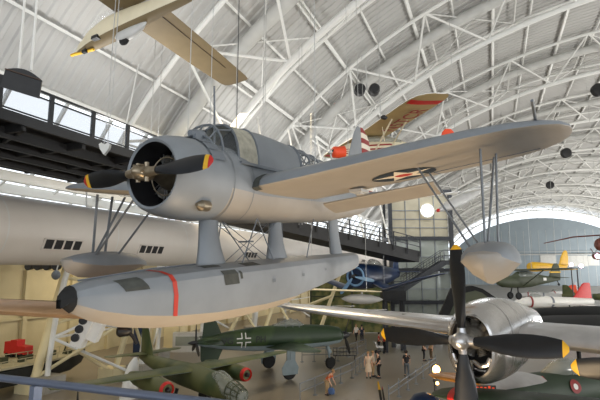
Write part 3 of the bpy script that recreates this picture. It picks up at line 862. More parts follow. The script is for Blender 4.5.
for s in (1, -1):
    mb = MB(); wing(mb, [(s*.0, .82, 1.55, .1, .12), (s*4.0, .82, 1.55, .2, .12), (s*4.6, .78, 1.5, .215, .115), (s*5.0, .66, 1.32, .225, .11), (s*5.25, .40, .95, .23, .1), (s*5.36, .1, .5, .23, .08)], 0, 1); w_ = mb.build('wing', ['white_paint', 'khaki_wing'], lp)
    mb = MB()
    P = []
    for x in (.74, .5, .2, -.1, -.45, -.7):
        q = (.8-x)/1.52; u = 5*.115*(.2969*math.sqrt(q)-.126*q-.3516*q*q+.2843*q**3-.1036*q**4)
        zz_ = .214-u*1.52*.65-.008
        P += [(x, s*4.30, zz_-.004), (x, s*4.72, zz_+.006)]
    mb.raw(P, [(2*i, 2*i+1, 2*i+3, 2*i+2) for i in range(5)], 0, False); mb.build('tip_stripe', 'signal_red', w_)
    mb = MB(); mb.tube((.35, s*.42, -1.0), (.42, s*2.6, .08), .035, n=8); mb.tube((-.35, s*.42, -1.0), (-.3, s*2.6, .08), .03, n=8); mb.tube((.2, s*1.4, -.55), (.3, s*1.5, .1), .02, n=6); mb.build('wing_strut', 'cream_paint', lp)
    if s == 1:
        letters('N5TCR', .92, axes((-.1, 2.65, -.0), (0, 1, .025), (1, 0, -.02)), 'dark_red', w_, 'registration')
        mb = MB(); mb.ball((.84, 2.7, .12), .1, 0, 10, (1.6, 1, 1)); mb.build('landing_light', 'soft_black', w_)
mb = MB(); vfin(mb, [(-.55, -3.55, 1.0), (.0, -3.7, .95), (.35, -3.86, .7), (.52, -4.05, .35)], 0, .1); mb.build('tail_fin', 'orange_red', lp)
mb = MB(); wing(mb, [(-1.35, -3.9, .55, -.55, .08), (-.9, -3.65, .85, -.55, .08), (0, -3.5, 1.0, -.55, .08), (.9, -3.65, .85, -.55, .08), (1.35, -3.9, .55, -.55, .08)], 0, 0); mb.build('tailplane', 'cream_paint', lp)
mb = MB(); mb.lathe([(2.2, .12), (2.35, .06), (2.4, .01)], 12, 0, 'x', (0, 0, -.72)); prp = mb.build('spinner', 'bright_alu', lp)
for s in (0, 1):
    b = blade(.92, .13, r0=.05, twist=25); spin_blade(b, s*PI+math.radians(12)); move_mb(b, (2.26, 0, -.72)); b.build('propeller_blade', 'pale_grey', prp)
for s in (1, -1):
    mb = MB(); mb.tube((.9, s*.35, -1.1), (1.0, s*.8, -1.75), .035, n=6); mb.lathe([(-.08, .1), (-.08, .22), (0, .26), (.08, .22), (.08, .1)], 16, 0, 'y', (1.0, s*.85, -1.78)); mb.build('landing_gear', 'rubber', lp)
PM = Matrix.Translation(pw) @ Matrix.Rotation(PR, 4, 'Z') @ Matrix.Rotation(math.radians(4), 4, 'Y')
cable(PM @ Vector((.2, 1.2, .2)), 'suspension_cable', 'pale cable holding up the near wing of the red nosed lightplane', r=.012, m='cable')
cable(PM @ Vector((.2, -1.2, .2)), 'suspension_cable', 'pale cable holding up the far wing of the red nosed lightplane', r=.012, m='cable')

# ================================================================== UPPER WALKWAY (left)
wk = thing('walkway', 'dark raised walkway with wire mesh railing running along the left side', 'walkway', (-13.5, 0, 12.15))
mb = MB(); mb.box((-3.1, 5, 0), (6.2, 42, .12)); mb.build('deck', 'walkway_under', wk)
mb = MB(); mb.box((0, 5, -.02), (.14, 42, .34)); mb.build('edge_beam', 'dark_walkway', wk); mb = MB(); mb.box((-6.2, 5, -.05), (.14, 42, .45)); mb.build('edge_beam', 'dark_walkway', wk)
mb = MB()
for k in range(17): mb.box((-3.1, -14+2.4*k, -.2), (6.1, .14, .3))
for x in (-.9, -2.2, -3.6, -5.0): mb.box((x, 5, -.3), (.16, 42, .34))
for k in range(8): mb.beam((0, -14+4.8*k, -.3), (-6.2, -11.6+4.8*k, -.3), .1, .1)
mb.build('under_beam', 'walkway_under', wk)
for x, nm in ((0, 'railing'), (-6.15, 'railing')):
    mb = MB()
    for z in (1.14,): mb.box((x, 5, z), (.075, 42, .06))
    mb.box((x, 5, .92), (.05, 42, .05)); mb.box((x, 5, .22), (.05, 42, .045))
    rl = mb.build(nm, 'rail_dark', wk)
    mb = MB(); mb.box((x+.01, 5, .57), (.008, 42, .66)); mb.build('mesh_infill', 'wire_mesh', rl)
    for k in range(13):
        m2 = MB(); m2.box((x, 3.7+1.8*k, .58), (.09, .15, 1.12)); m2.build('post', 'rail_dark', rl)
mb = MB()
for k in range(3):
    y = 4+8*k; mb = MB(); mb.tube((-5.9, y, 0), (-4.6, y, 6.9), .04, n=6); mb.build('hanger_rod', 'dull_steel', wk)
# lower sloping gangway towards the lift tower
gw = thing('gangway', 'dark sloping gangway beam below the seaplane leading to the glass lift tower', 'walkway', L(0, 0, 0))
a = at(232, 216, 31); b = at(408, 257, 40); iv = lambda p: Vector(p)-L(0, 0, 0)
sidev = (b-a).cross(Vector((0, 0, 1))).normalized()*1.4
mb = MB(); mb.beam(iv(a), iv(b), 2.6, .9); mb.build('deck', 'walkway_under', gw)
for s in (1, -1):
    mb = MB()
    for z in (.8, 1.15, 1.5): mb.beam(iv(a)+sidev*s+Vector((0, 0, z)), iv(b)+sidev*s+Vector((0, 0, z)), .06, .06)
    rl = mb.build('railing', 'rail_dark', gw)
    for k in range(12):
        p = iv(a).lerp(iv(b), k/11)+sidev*s; m2 = MB(); m2.beam(p, p+Vector((0, 0, 1.5)), .1, .1); m2.build('post', 'rail_dark', rl)
for k in range(5):
    p = iv(a).lerp(iv(b), .2+.17*k); m2 = MB(); m2.tube(p+Vector((0, 0, .4)), p+Vector((-2, 1, 8.5)), .07, n=6); m2.build('hanger_rod', 'white_steel', gw)

# ================================================================== WHITE AIR DUCT WITH VENT GROUPS
du = thing('air_duct', 'huge white round air duct with groups of dark vents behind the seaplane', 'duct', (-19, 0, 9.1))
mb = MB(); mb.lathe([(Y0+10, 1.47), (100, 1.47)], 48, 0, 'y'); mb.build('duct_shell', 'duct_white', du)
for k in range(13):
    y = 3.6+5.9*k+3.2; mb = MB(); mb.lathe([(y-.03, 1.478), (y+.03, 1.478)], 48, 0, 'y', cap=False); mb.build('duct_seam', 'dull_steel', du)
for k in range(11):
    y = 15.4+5.9*(k-1); ang = math.radians(-23)
    M = axes((1.44*math.cos(ang), y, 1.44*math.sin(ang)), (0, 1, 0), (-math.sin(ang), 0, math.cos(ang)))
    def TM(mb): mb.v = [tuple(M @ Vector(p)) for p in mb.v]; return mb
    mb = MB()
    for z in (-.24, .24): mb.box((0, z, -.03), (2.05, .05, .18))
    for x in (-1.0, -.5, 0, .5, 1.0): mb.box((x, 0, -.03), (.09, .5, .18))
    vn = TM(mb).build('vent_frame', 'duct_white', du)
    for x in (-.75, -.25, .25, .75):
        mb = MB(); mb.box((x, 0, -.0), (.41, .44, .1))
        TM(mb).build('vent', 'soft_black', vn)
# duct hangers
for k in range(9): mb = MB(); mb.tube((-.2, 2+8*k, 1.4), (-.3, 2+8*k, 2.6), .04, n=6); mb.build('hanger_rod', 'dull_steel', du)
# pale sill beams behind the duct
mb = MB()
for x, z in ((-23.2, 11.6), (-22.4, 12.1)): mb.beam((x, Y0, z), (x, 120, z), .35, .5)
for k in range(30): mb.beam((-23.2, 3.2*k, 11.6), (-22.4, 3.2*k, 12.1), .12, .12)
struct('trim_5', mb, 'white_steel')
# dark curved panel hung in front of the railing
p = at(22, 83, 12.0)
pn = thing('hanging_screen', 'dark board with bowed top edge hung on pale ropes before the walkway railing', 'screen', p, head(.93, .36))
mb = MB(); top = [(-.44+k*.088, .24+.15*math.sin(PI*k/10)) for k in range(11)]
mb.prism([(-.46, -.27)]+top+[(.46, -.27)], (0, 0, 0), (1, 0, -.22), (0.12, 0, 1), (0, .1, .02)); mb.build('board', 'soft_black', pn)
mb = MB(); mb.beam((-.42, -.02, .24+.09), (.43, -.02, .145), .03, .03); mb.build('edge_trim', 'brown_wood', pn)
for dx in (-.12, .22):
    q = p+Vector((dx*RV.x, dx*RV.y, .35)); mb = MB(); mb.tube(q, (q.x-.5, q.y+.3, roof_z(q.x)-.1), .035, n=6)
    tag(mb.build('hanging_rope', 'white_steel'), 'pale rope on the %s side holding the dark bowed board by the railing' % ('left' if dx < 0 else 'right'), 'rope')
# white triangular sling weight
p = at(105, 148, 10.5)
sw = thing('sling_weight', 'small white triangular weight dangling on a double cord before the dark walkway', 'weight', p, YAW)
mb = MB(); mb.prism([(-.13, .08), (-.07, .12), (0, .07), (.07, .12), (.13, .08), (.10, -.03), (0, -.17), (-.1, -.03)], (0, -.05, 0), (1, 0, 0), (0, 0, 1), (0, .1, 0)); mb.build('weight', 'white_paint', sw)
mb = MB(); mb.tube((-.03, 0, .1), (0.02, 0, 1.3), .008, n=5); mb.tube((.05, 0, .1), (.1, 0, 1.3), .008, n=5); mb.build('cord', 'cable', sw)
mb = MB(); mb.tube((.02, 0, 1.3), (.1, .1, roof_z(p.x)-p.z-.1), .01, n=5); mb.tube((.1, 0, 1.3), (.2, .1, roof_z(p.x)-p.z-.1), .01, n=5); mb.build('long_cord', 'cable', sw)
# loose pale rigging lines in the middle of the vault
for k, px in enumerate((234, 262, 264, 299, 302, 158, 162)):
    p = at(px, 200, (16, 14, 14, 24, 24, 19, 19)[k]); p.z = 7.5+2.2
    if k >= 5: p = Vector((-13.75, 16.2+.5*(k-5), 12.2))
    mb = MB(); mb.tube(p, (p.x, p.y, roof_z(p.x)-.1), .01 if k < 3 else .015, n=5)
    tag(mb.build('rigging_line', 'cable'), ('pale rigging line dropping behind the seaplane cockpit', 'left line of the pair dropping behind the grey rear hood', 'right line of the pair dropping behind the grey rear hood', 'left line of the far pair dropping beyond the gunner canopy', 'right line of the far pair dropping beyond the gunner canopy', 'left line of the pair rising from the walkway edge above the engine cowling', 'right line of the pair rising from the walkway edge above the engine cowling')[k], 'cable')
# black floodlight pairs and round dark speakers under the vault
def rooflamp(px, py, F, lb, sz=.5, pair=False):
    p = at(px, py, F); t = thing('ceiling_speaker', lb, 'speaker', p, YAW)
    for dx in ((-.55, .55) if pair else (0,)):
        mb = MB(); mb.lathe([(-.4, .3), (-.3, sz), (.3, sz), (.35, sz*.7), (.36, .05)], 16, 0, 'y', (dx, 0, 0)); mb.build('housing', 'soft_black', t)
    mb = MB(); mb.tube((0, 0, .1), (0, .4, min(2.2, roof_z(p.x)-p.z)), .05, n=6); mb.build('bracket', 'dull_steel', t)
rooflamp(367, 90, 34, 'pair of black round floodlights under the roof duct above the red nosed plane', .42, True)
rooflamp(566, 153, 70, 'dark oval speaker under the vault right of the seaplane wing tip', .75)
rooflamp(550, 185, 110, 'dark oval speaker far down the vault above the bright gable arch', .9)
rooflamp(598, 90, 62, 'dark oval speaker under the vault at the right edge', .9)
# ================================================================== GREEN TWO-ENGINED FIGHTER WITH CROSS (centre floor)
DR = head(.91, .41)
dl = L(-1.35, 35.0, -H)
do = thing('cross_fighter', 'dark green fighter with a white-edged cross on its flank standing on the hall floor', 'airplane', dl, DR)
zc = 2.5
mb = MB(); DF = [(5.0, zc-.1+.30, zc-.1-.34, .32), (4.7, zc+.52, zc-.66, .56), (3.6, zc+.72, zc-.82, .66), (2.0, zc+.84, zc-.9, .68), (.2, zc+.92, zc-.86, .66), (-2, zc+.86, zc-.82, .6), (-4.0, zc+.66, zc-.6, .46), (-5.6, zc+.36, zc-.3, .26), (-6.1, zc+.2, zc-.16, .16)]
fuselage(mb, DF, 24, lambda i, j: 0 if (j < 14 or j > 22) else 1); dfu = mb.build('fuselage', ['green_camo', 'luft_grey'], do)
mb = MB(); mb.lathe([(5.0, .3), (5.3, .27), (5.6, .16), (5.75, .02)], 18, 0, 'x', (0, 0, zc-.12)); fp = mb.build('nose_spinner', 'soft_black', do)
for k in range(3):
    b = blade(1.5, .3, r0=.2); spin_blade(b, k*2*PI/3+.5); move_mb(b, (5.25, 0, zc-.12)); b.build('propeller_blade', 'soft_black', fp)
mb = MB(); mb.lathe([(-6.05, .17), (-6.5, .12), (-6.75, .02)], 14, 0, 'x', (0, 0, zc+.02)); rp = mb.build('tail_spinner', 'soft_black', do)
for k in range(3):
    b = blade(1.35, .28, r0=.12); spin_blade(b, k*2*PI/3); move_mb(b, (-6.2, 0, zc+.02)); b.build('propeller_blade', 'soft_black', rp)
mb = MB(); fuselage(mb, [(1.9, zc+.8, zc+.6, .1), (1.2, zc+1.22, zc+.6, .36), (.4, zc+1.26, zc+.6, .36), (-.7, zc+.95, zc+.6, .2)], 16); cp = mb.build('canopy', 'smoky_glass', do)
mb = MB()
for x, h in ((1.25, 1.24), (.75, 1.29), (.2, 1.25)): mb.path([(x, .38*math.cos(PI*k/10), zc+.7+(h-.7)*math.sin(PI*k/10)) for k in range(11)], .03, 6)
mb.build('canopy_frame', 'frame_grey', cp)
for s in (1, -1):
    mb = MB(); wing(mb, [(s*.4, 1.5, 2.9, zc-.55, .14), (s*3.0, 1.0, 2.1, zc-.35, .12), (s*5.6, .45, 1.2, zc-.12, .1), (s*5.9, .2, .7, zc-.1, .09)], 0, 1); mb.build('wing', ['green_camo', 'luft_grey'], do)
    mb = MB(); wing(mb, [(s*.2, -4.5, 1.2, zc+.1, .09), (s*2.0, -4.8, .8, zc+.12, .08), (s*2.3, -5.0, .45, zc+.12, .07)], 0, 0); mb.build('tailplane', ['green_dark'], do)
mb = MB(); vfin(mb, [(zc+.2, -4.3, 1.5), (zc+1.3, -4.8, .9), (zc+1.6, -5.1, .45)], 0, .09); mb.build('upper_fin', 'green_dark', do)
mb = MB(); vfin(mb, [(zc-.2, -4.2, 1.7), (zc-1.1, -4.6, 1.25), (zc-1.5, -4.8, .9), (zc-1.66, -5.0, .5)], 0, .09); mb.build('lower_fin', 'green_dark', do)
for s in (1, -1):
    gx, gy = -.2, s*2.0
    mb = MB(); mb.box((gx+.1, gy, 1.45), (.62, .12, 1.5)); mb.tube((gx+.1, gy, 2.1), (gx, gy, .5), .09); mb.prism([(-.55, -.25), (.55, -.25), (.62, .2), (.34, .7), (-.3, .7), (-.62, .2)], (gx, gy+s*.1, .6), (1, 0, 0), (0, 0, 1), (0, s*.05, 0))
    g = mb.build('main_gear', 'luft_grey', do)
    mb = MB(); mb.lathe([(-.14, .2), (-.15, .44), (0, .52), (.15, .44), (.14, .2)], 24, 0, 'y', (gx, gy, .52)); mb.build('wheel', 'rubber', g)
mb = MB(); mb.tube((3.7, 0, zc-.7), (4.0, 0, .45), .08); mb.beam((3.75, .1, zc-.8), (4.05, .1, 1.1), .06, .3); ng = mb.build('nose_gear', 'luft_grey', do)
mb = MB(); mb.lathe([(-.12, .16), (-.13, .36), (0, .44), (.13, .36), (.12, .16)], 22, 0, 'y', (4.0, 0, .44)); mb.build('wheel', 'rubber', ng)
# flank markings on the camera's side: cross with white angle bars, code letters
for s in (-1, 1):
    xm = -3.0
    def side_y(x, z):
        for a, b in zip(DF, DF[1:]):
            if b[0] <= x <= a[0]:
                t = (a[0]-x)/(a[0]-b[0]); tz, bz, hw = [a[i]+(b[i]-a[i])*t for i in (1, 2, 3)]; c, h = (tz+bz)/2, (tz-bz)/2
                return hw*math.sqrt(max(.05, 1-((z-c)/h)**2))+.02
        return .3
    mb = MB()
    for sx in (1, -1):
        for sz in (1, -1):
            for (x0, x1, z0, z1) in ((.10, .17, .10, .5), (.17, .5, .10, .17)):
                V = [(xm+sx*x, s*side_y(xm+sx*x, zc+.05+sz*z), zc+.05+sz*z) for x, z in ((x0, z0), (x1, z0), (x1, (z0+z1)/2), (x0, (z0+z1)/2), (x1, z1), (x0, z1))]
                mb.raw(V, [(0, 1, 2, 3), (3, 2, 4, 5)], 0, False)
    mb.build('cross_marking', 'white_paint', dfu)
    for tx, x in (('VG', xm-s*-1.15 if s > 0 else xm-1.15), ('PH', xm+1.2)):
        y = max(side_y(x-.4, zc+.05), side_y(x+.4, zc+.05))+.015
        letters(tx, .62, axes((x, s*y, zc+.05), (-s, 0, 0), (0, 0, 1)), 'soft_black', dfu, 'code_letters')

# ================================================================== GREEN TWIN-JET BOMBER (lower left floor)
AR = head(.68, -.73)
al = L(-6.2, 26.8, -H)
ar = thing('jet_bomber', 'olive green twin jet bomber with glazed nose and red ringed engines, lower left', 'airplane', al, AR)
zc = 1.75
mb = MB(); fuselage(mb, [(4.3, zc+.2, zc-.55, .45), (3.0, zc+.52, zc-.68, .58), (.5, zc+.6, zc-.7, .62), (-2, zc+.5, zc-.6, .52), (-4.4, zc+.42, zc-.3, .32), (-6.0, zc+.4, zc-.02, .1)], 24); mb.build('fuselage', 'olive_camo', ar)
mb = MB(); fuselage(mb, [(5.45, zc-.2, zc-.3, .04), (5.25, zc+.02, zc-.5, .26), (4.8, zc+.2, zc-.58, .42), (4.1, zc+.3, zc-.5, .5), (3.3, zc+.66, zc, .4), (2.6, zc+.5, zc, .3)], 20); cp = mb.build('glazed_nose', 'smoky_glass', ar)
mb = MB()
for x, r, z in ((5.1, .33, zc-.2), (4.75, .44, zc-.19), (4.35, .5, zc-.13)): mb.path([(x, r*math.cos(2*PI*k/18), z+r*math.sin(2*PI*k/18)) for k in range(19)], .03, 6)
for k in range(6):
    a = PI*k/5; mb.path([(5.42, .05*math.cos(a), zc-.25+.05*math.sin(a)), (5.1, .33*math.cos(a), zc-.2+.33*math.sin(a)), (4.35, .5*math.cos(a), zc-.13+.5*math.sin(a))], .025, 6)
mb.build('nose_frame', 'olive_drab', cp)
for s in (1, -1):
    mb = MB(); wing(mb, [(s*.3, 1.3, 2.0, zc+.36, .12), (s*3.4, .95, 1.5, zc+.36, .10), (s*6.6, .6, .95, zc+.38, .09), (s*7.0, .4, .55, zc+.38, .08)], 0, 1); mb.build('wing', ['olive_camo', 'luft_grey'], ar)
    mb = MB(); ny = s*2.35
    mb.lathe([(2.25, .26), (2.32, .31), (2.2, .36), (1.4, .43), (.2, .44), (-1.0, .38), (-1.9, .22)], 24, 0, 'x', (0, ny, zc-.05)); nc = mb.build('jet_nacelle', 'olive_camo', ar)
    mb = MB(); mb.lathe([(2.15, .375), (2.3, .345), (2.37, .30), (2.30, .26), (2.0, .25)], 24, 0, 'x', (0, ny, zc-.05), False); mb.build('intake_ring', 'signal_red', nc)
    mb = MB(); mb.lathe([(2.15, .26), (2.2, .14), (2.45, .10), (2.52, .01)], 18, 0, 'x', (0, ny, zc-.05)); mb.build('intake_bullet', 'soft_black', nc)
    mb = MB(); mb.tube((.3, s*.75, zc-.6), (.3, s*.95, .45), .09); mb.lathe([(-.13, .2), (-.14, .42), (0, .48), (.14, .42), (.13, .2)], 20, 0, 'y', (.3, s*.95, .48)); mb.build('main_gear', 'rubber', ar)
    mb = MB(); wing(mb, [(s*.1, -4.7, 1.2, zc+.42, .09), (s*2.2, -4.95, .8, zc+.46, .08), (s*2.5, -5.2, .4, zc+.46, .07)], 0, 0); mb.build('tailplane', 'olive_camo', ar)
mb = MB(); vfin(mb, [(zc+.2, -4.0, 1.9), (zc+1.2, -4.55, 1.35), (zc+2.0, -4.95, .95), (zc+2.3, -5.2, .5)], 0, .09); mb.build('tail_fin', 'olive_camo', ar)
mb = MB(); mb.tube((3.6, 0, zc-.6), (3.8, 0, .35), .07); mb.lathe([(-.1, .14), (-.11, .32), (0, .37), (.11, .32), (.1, .14)], 18, 0, 'y', (3.8, 0, .37)); mb.build('nose_gear', 'rubber', ar)

# ================================================================== TAN WING AND BLACK PROPELLER (left edge)
a = L(-8.3, 12.4, -1.0); b = L(-2.2, 9.6, -1.22)
d = (b-a); Ln = d.length; WR = math.atan2(d.y, d.x)
tw = thing('copper_wing', 'shiny copper tan wing reaching in from the left edge beneath the float bow', 'wing', a, WR)
mb = MB(); rings = []
for k, (f_, ch, t) in enumerate(((-.6, 2.3, .17), (.5, 1.9, .17), (.85, 1.5, .15), (.95, 1.1, .13), (1.0, .5, .1))):
    u = foil(t); z0 = -.22*f_*0-.0
    rings.append([Vector((Ln*f_, -.55+x*ch+(1.9-ch)*.4, z0+h*ch*1.2-.2*f_*0)) for x, h in u]+[Vector((Ln*f_, -.55+x*ch+(1.9-ch)*.4, z0-h*ch*.8)) for x, h in reversed(u[1:-1])])
mb.loft(rings); mb.build('wing_panel', 'copper_tan', tw)
mb = MB(); mb.box((Ln*.3, .9, .13), (Ln*.9, .03, .03)); mb.build('aileron_seam', 'tan_fabric', tw)
mb = MB(); mb.tube((Ln*-.3, .3, -.1), (Ln*-.3, .3, -6.4), .16, n=12); mb.build('stand', 'dull_steel', tw)
ph = L(-12.35, 16.0, -1.99)
pl_ = thing('propeller', 'black propeller with two blade tips showing at the left edge above the handrail', 'propeller', ph, head(-.35, -.93))
mb = MB(); mb.lathe([(-.2, .16), (.1, .18), (.3, .1), (.36, .02)], 16); hb = mb.build('hub', 'soft_black', pl_)
for k in range(3):
    bb = blade(2.54, .43, r0=.15, twist=20); spin_blade(bb, [math.radians(-102), math.radians(-78.), math.radians(80)][k] if False else math.radians((-103, -71, 90)[k])); bb.build('blade', 'blade_black', hb)
mb = MB(); mb.tube((-.3, 0, 0), (-.3, 0, -5.46), .12); mb.box((-.3, 0, -5.45), (1, 1, .1)); mb.build('stand', 'soft_black', pl_)

# dark hull with a pale deck, on cradles
ha = L(-15.4, 34.6, -H); hb_ = L(-19, 27.9, -H)
HR = math.atan2((ha-hb_).y, (ha-hb_).x)
hl = thing('boat_hull', 'long black hull with pale deck behind the white arch legs, lower left', 'boat', ha, HR)
mb = MB(); rings = []
for x, hw, top, bot in ((0.0, .06, 2.15, 1.5), (-.5, .55, 2.02, 1.0), (-1.6, 1.1, 1.92, .6), (-4, 1.5, 1.8, .4), (-8, 1.6, 1.78, .4), (-9.6, 1.55, 1.78, .5)):
    half = [(hw, top), (hw*.98, (top*.6+bot*.4)), (hw*.7, bot*.85+top*.15), (0, bot)]
    rings.append([Vector((x, y, z)) for y, z in half]+[Vector((x, -y, z)) for y, z in reversed(half[:-1])])
mb.loft(rings); mb.build('hull', 'hull_black', hl)
mb = MB(); mb.prism([(-.3, 0), (-.6, .6), (-1.6, 1.12), (-4, 1.52), (-8, 1.62), (-9.5, 1.55), (-9.5, -1.55), (-8, -1.62), (-4, -1.52), (-1.6, -1.12), (-.6, -.6)], (0, 0, 1.88), (1, 0, .0), (0, 1, 0), (0, 0, .12)); dk = mb.build('deck', 'hull_deck', hl)
for s in (1, -1):
    mb = MB(); mb.beam((-1.2, s*1.05, 2.4), (-9.3, s*1.5, 2.4), .05, .05)
    for k in range(11): mb.tube((-1.3-.74*k, s*(1.05+.035*k), 2.0), (-1.3-.74*k, s*(1.05+.035*k), 2.4), .03, n=5)
    mb.build('deck_rail', 'hull_deck', dk)
mb = MB()
for k in range(8): mb = MB(); mb.box((-1.5-.8*k, (-.3, .3)[k % 2], 2.15), (.4, .3, .3+.12*(k % 3))); mb.build('deck_box', 'olive_drab', dk)
for p_, q_ in (((-1.7, 0, 2), (-1.4, 0, 2.9)), ((-2.8, .2, 2), (-2.6, .2, 2.8))): mb = MB(); mb.tube(p_, q_, .05); mb.build('deck_mast', 'olive_drab', dk)
mb = MB(); mb.box((-3, 0, .4), (.4, 2.4, .8)); mb.box((-8, 0, .4), (.4, 2.4, .8)); mb.build('cradle', 'soft_black', hl); hl.scale = (1, .9, .85)
# red locomotive-like tractor on the hull's far side
lp_ = at(18, 357, 33.5); tz_ = lp_.z
tr = thing('tow_tractor', 'small red tractor with stepped cab and black wheels on a pale plinth, left edge', 'tractor', lp_, head(-.95, .3)); tr.scale = (.8, .8, .8)
mb = MB(); mb.box((0, 0, .42), (2.3, .9, .22)); mb.prism([(1.15, 0), (1.12, .45), (.2, .5), (.2, .95), (-.5, .95), (-.5, .82), (-1.15, .8), (-1.15, 0)], (0, -.42, .5), (-1, 0, 0), (0, 0, 1), (0, .84, 0)); mb.build('body', 'signal_red', tr)
for k in range(4):
    mb = MB(); mb.lathe([(-.5, .05), (-.5, .18), (.5, .18), (.5, .05)], 14, 0, 'y', (-.85+.55*k, 0, .2)); mb.build('wheel', 'rubber', tr)

mb = MB(); mb.box((lp_.x, lp_.y, tz_/2), (2.6, 2.2, tz_)); tag(mb.build('display_plinth', 'hull_deck'), 'pale plinth under the small red tractor at the left edge', 'plinth')
# floodlight cluster with dark lenses
fp_ = at(84, 331, 20.5)
fc = thing('floodlight', 'white tilted floodlight box with a row of dark lenses below the tan wing', 'floodlight', fp_, YAW)
Rt = Matrix.Rotation(math.radians(22), 3, 'Y')
mb = MB(); mb.box((0, 0, 0), (.5, .5, 1.3), 0, Rt); mb.box(Rt @ Vector((.42, .1, .15)), (.5, .4, .8), 0, Rt); mb.build('housing', 'white_paint', fc)
for k in range(3):
    mb = MB(); mb.lathe([(-.36, .05), (-.35, .16), (-.2, .18)], 14, 0, 'y', Rt @ Vector((-.12, 0, .45-.38*k))); mb.build('lens', 'soft_black', fc)
mb = MB(); wl = Matrix.Rotation(-YAW, 3, 'Z') @ (lr(B0, B1, .75)-fp_); mb.tube((.1, .2, .3), wl, .05); mb.build('bracket', 'dull_steel', fc)
# row of dark blue lamp heads under the duct + grey lamp
for k in range(4):
    p = at(30+9*k, 266.5, 29.5); t = thing('duct_lamp', ('leftmost of four dark lamp heads under the white duct', 'second from left of four dark lamp heads under the white duct', 'third from left of four dark lamp heads under the white duct', 'rightmost of four dark lamp heads under the white duct')[k], 'lamp', p, YAW, 'lamp heads under the duct')
    mb = MB(); mb.lathe([(-.25, .2), (-.2, .24), (.2, .2), (.3, .1)], 14, 0, 'y'); mb.build('head', 'soft_black', t); mb = MB(); mb.tube((0, 0, .15), (0, .1, .8), .03, n=6); mb.build('stem', 'dull_steel', t)
p = at(56, 275, 28); t = thing('wall_lamp', 'single grey round lamp below the row of dark lamp heads', 'lamp', p, YAW)
mb = MB(); mb.ball((0, 0, 0), .26, 0, 14, (1, .8, 1.1)); mb.build('head', 'frame_grey', t); mb = MB(); mb.tube((0, 0, .2), (0, .3, .9), .04, n=6); mb.build('stem', 'dull_steel', t)
# dark spotlight on a leg just under the float keel
p = at(124, 331, 12.5); t = thing('spotlight', 'small black spotlight on a bent arm showing just under the float keel', 'spotlight', p, YAW)
mb = MB(); mb.lathe([(-.16, .12), (-.1, .16), (.12, .13), (.2, .06)], 14, 0, 'x'); mb.build('head', 'black', t); mb = MB(); mb.path([(.1, 0, 0), (.25, 0, -.15), (.35, 0, -.32)], .05, 8); mb.tube((.1, .2, 0), (.1, .4, 1.3), .03); mb.build('arm', 'black', t)

# near handrail of the photographer's own walkway
r0 = L(-3.0, 3.6, 0); ra = at(-20, 375.5, 3.3); rb = at(205, 402, 2.6)
nr = thing('handrail', 'blue grey round handrail crossing the bottom left corner close to the camera', 'railing', ra, 0)
iv = lambda p: Vector(p)-ra
ra2 = ra+(ra-rb)*.5; rb2 = rb+(rb-ra)*.4
mb = MB(); mb.tube(iv(ra2), iv(rb2), .024, n=16); mb.build('rail', 'grey_rail', nr)
for t_ in (.3, 1.25):
    p = ra+(rb-ra)*t_; mb = MB(); mb.beam(iv(p-Vector((0, 0, .02))), iv(p-Vector((0, 0, 1.05))), .06, .04); mb.build('post', 'grey_rail', nr)
mb = MB(); mb.tube(iv(ra2-Vector((0, 0, .5))), iv(rb2-Vector((0, 0, .5))), .012, n=8); mb.build('lower_rail', 'grey_rail', nr)
# two dark blade ends poking up at the bottom
p = floor_at(77, 408)
def upright_blade(px, py, F, h, w, lb, lean, mats, bands=()):
    p = at(px, py, F); zz = p.z
    b = blade(h, w, r0=.1, twist=10, bands=bands); o = thing('display_propeller', lb, 'propeller', (p.x, p.y, zz-h*.9), YAW+.5)
    spin_blade(b, lean); b.build('blade', mats, o)
    mb = MB(); mb.lathe([(-(zz-h*.9)+.02, .3), (-(zz-h*.9)+.2, .12), (0, .1), (.12, .02)], 12, 0, 'z'); mb.build('stand', 'soft_black', o)
upright_blade(79, 393, 24, 1.6, .4, 'dark leaf shaped blade tip rising behind the near handrail at the bottom left', math.radians(-28), ['soft_black'])
upright_blade(384, 386, 21, 1.7, .3, 'slim dark blade with yellow tip leaning up from the bottom edge near the aisle', math.radians(-14), ['soft_black', 'yellow'], ((.78, 1),))
upright_blade(388, 392, 18.6, 1.7, .2, 'slim dark blade with red tip beside the yellow tipped one at the bottom edge', math.radians(-12), ['soft_black', 'dark_red'], ((.9, 1),))

# ================================================================== LIFT TOWER
tp = at(419, 268, 48); tz = 15.2
tow = thing('lift_tower', 'glass lift tower in a dark steel frame topped by a bright round lamp', 'tower', (tp.x, tp.y, 0), YAW)
mb = MB()
for x in (-3.15, 2.85):
    for y in (-1.8, 1.8): mb.box((x, y, tz/2), (.36, .36, tz))
for z in (4.2, 7.3, 10.4, tz-.1): 
    for y in (-1.8, 1.8): mb.box((-.15, y, z), (6.3, .3, .34))
    for x in (-3.15, 2.85): mb.box((x, 0, z), (.3, 3.6, .34))
mb.build('frame', 'dark_walkway', tow)
for z0, z1, m in ((10.6, tz-.3, 'warm_panel'), (7.5, 10.2, 'tower_glass'), (4.4, 7.1, 'tower_glass'), (.2, 4.0, 'tower_glass')):
    mb = MB(); mb.box((-.15, -1.55, (z0+z1)/2), (5.5, .06, z1-z0)); pn_ = mb.build('glass_panel' if m != 'warm_panel' else 'clad_panel', m, tow)
    mb = MB()
    for k in range(1, 4): mb.box((-3+1.42*k, -1.6, (z0+z1)/2), (.07, .1, z1-z0))
    for k in range(1, 4 if m == 'warm_panel' else 2): mb.box((-.15, -1.6, z0+(z1-z0)*k/(4 if m == 'warm_panel' else 2)*.8), (5.5, .1, .07))
    mb.build('mullion', 'frame_grey', pn_)
mb = MB(); mb.box((-.15, .2, 5.0), (3.6, 2.2, 9.2)); mb.build('lift_car', 'pale_grey', tow)
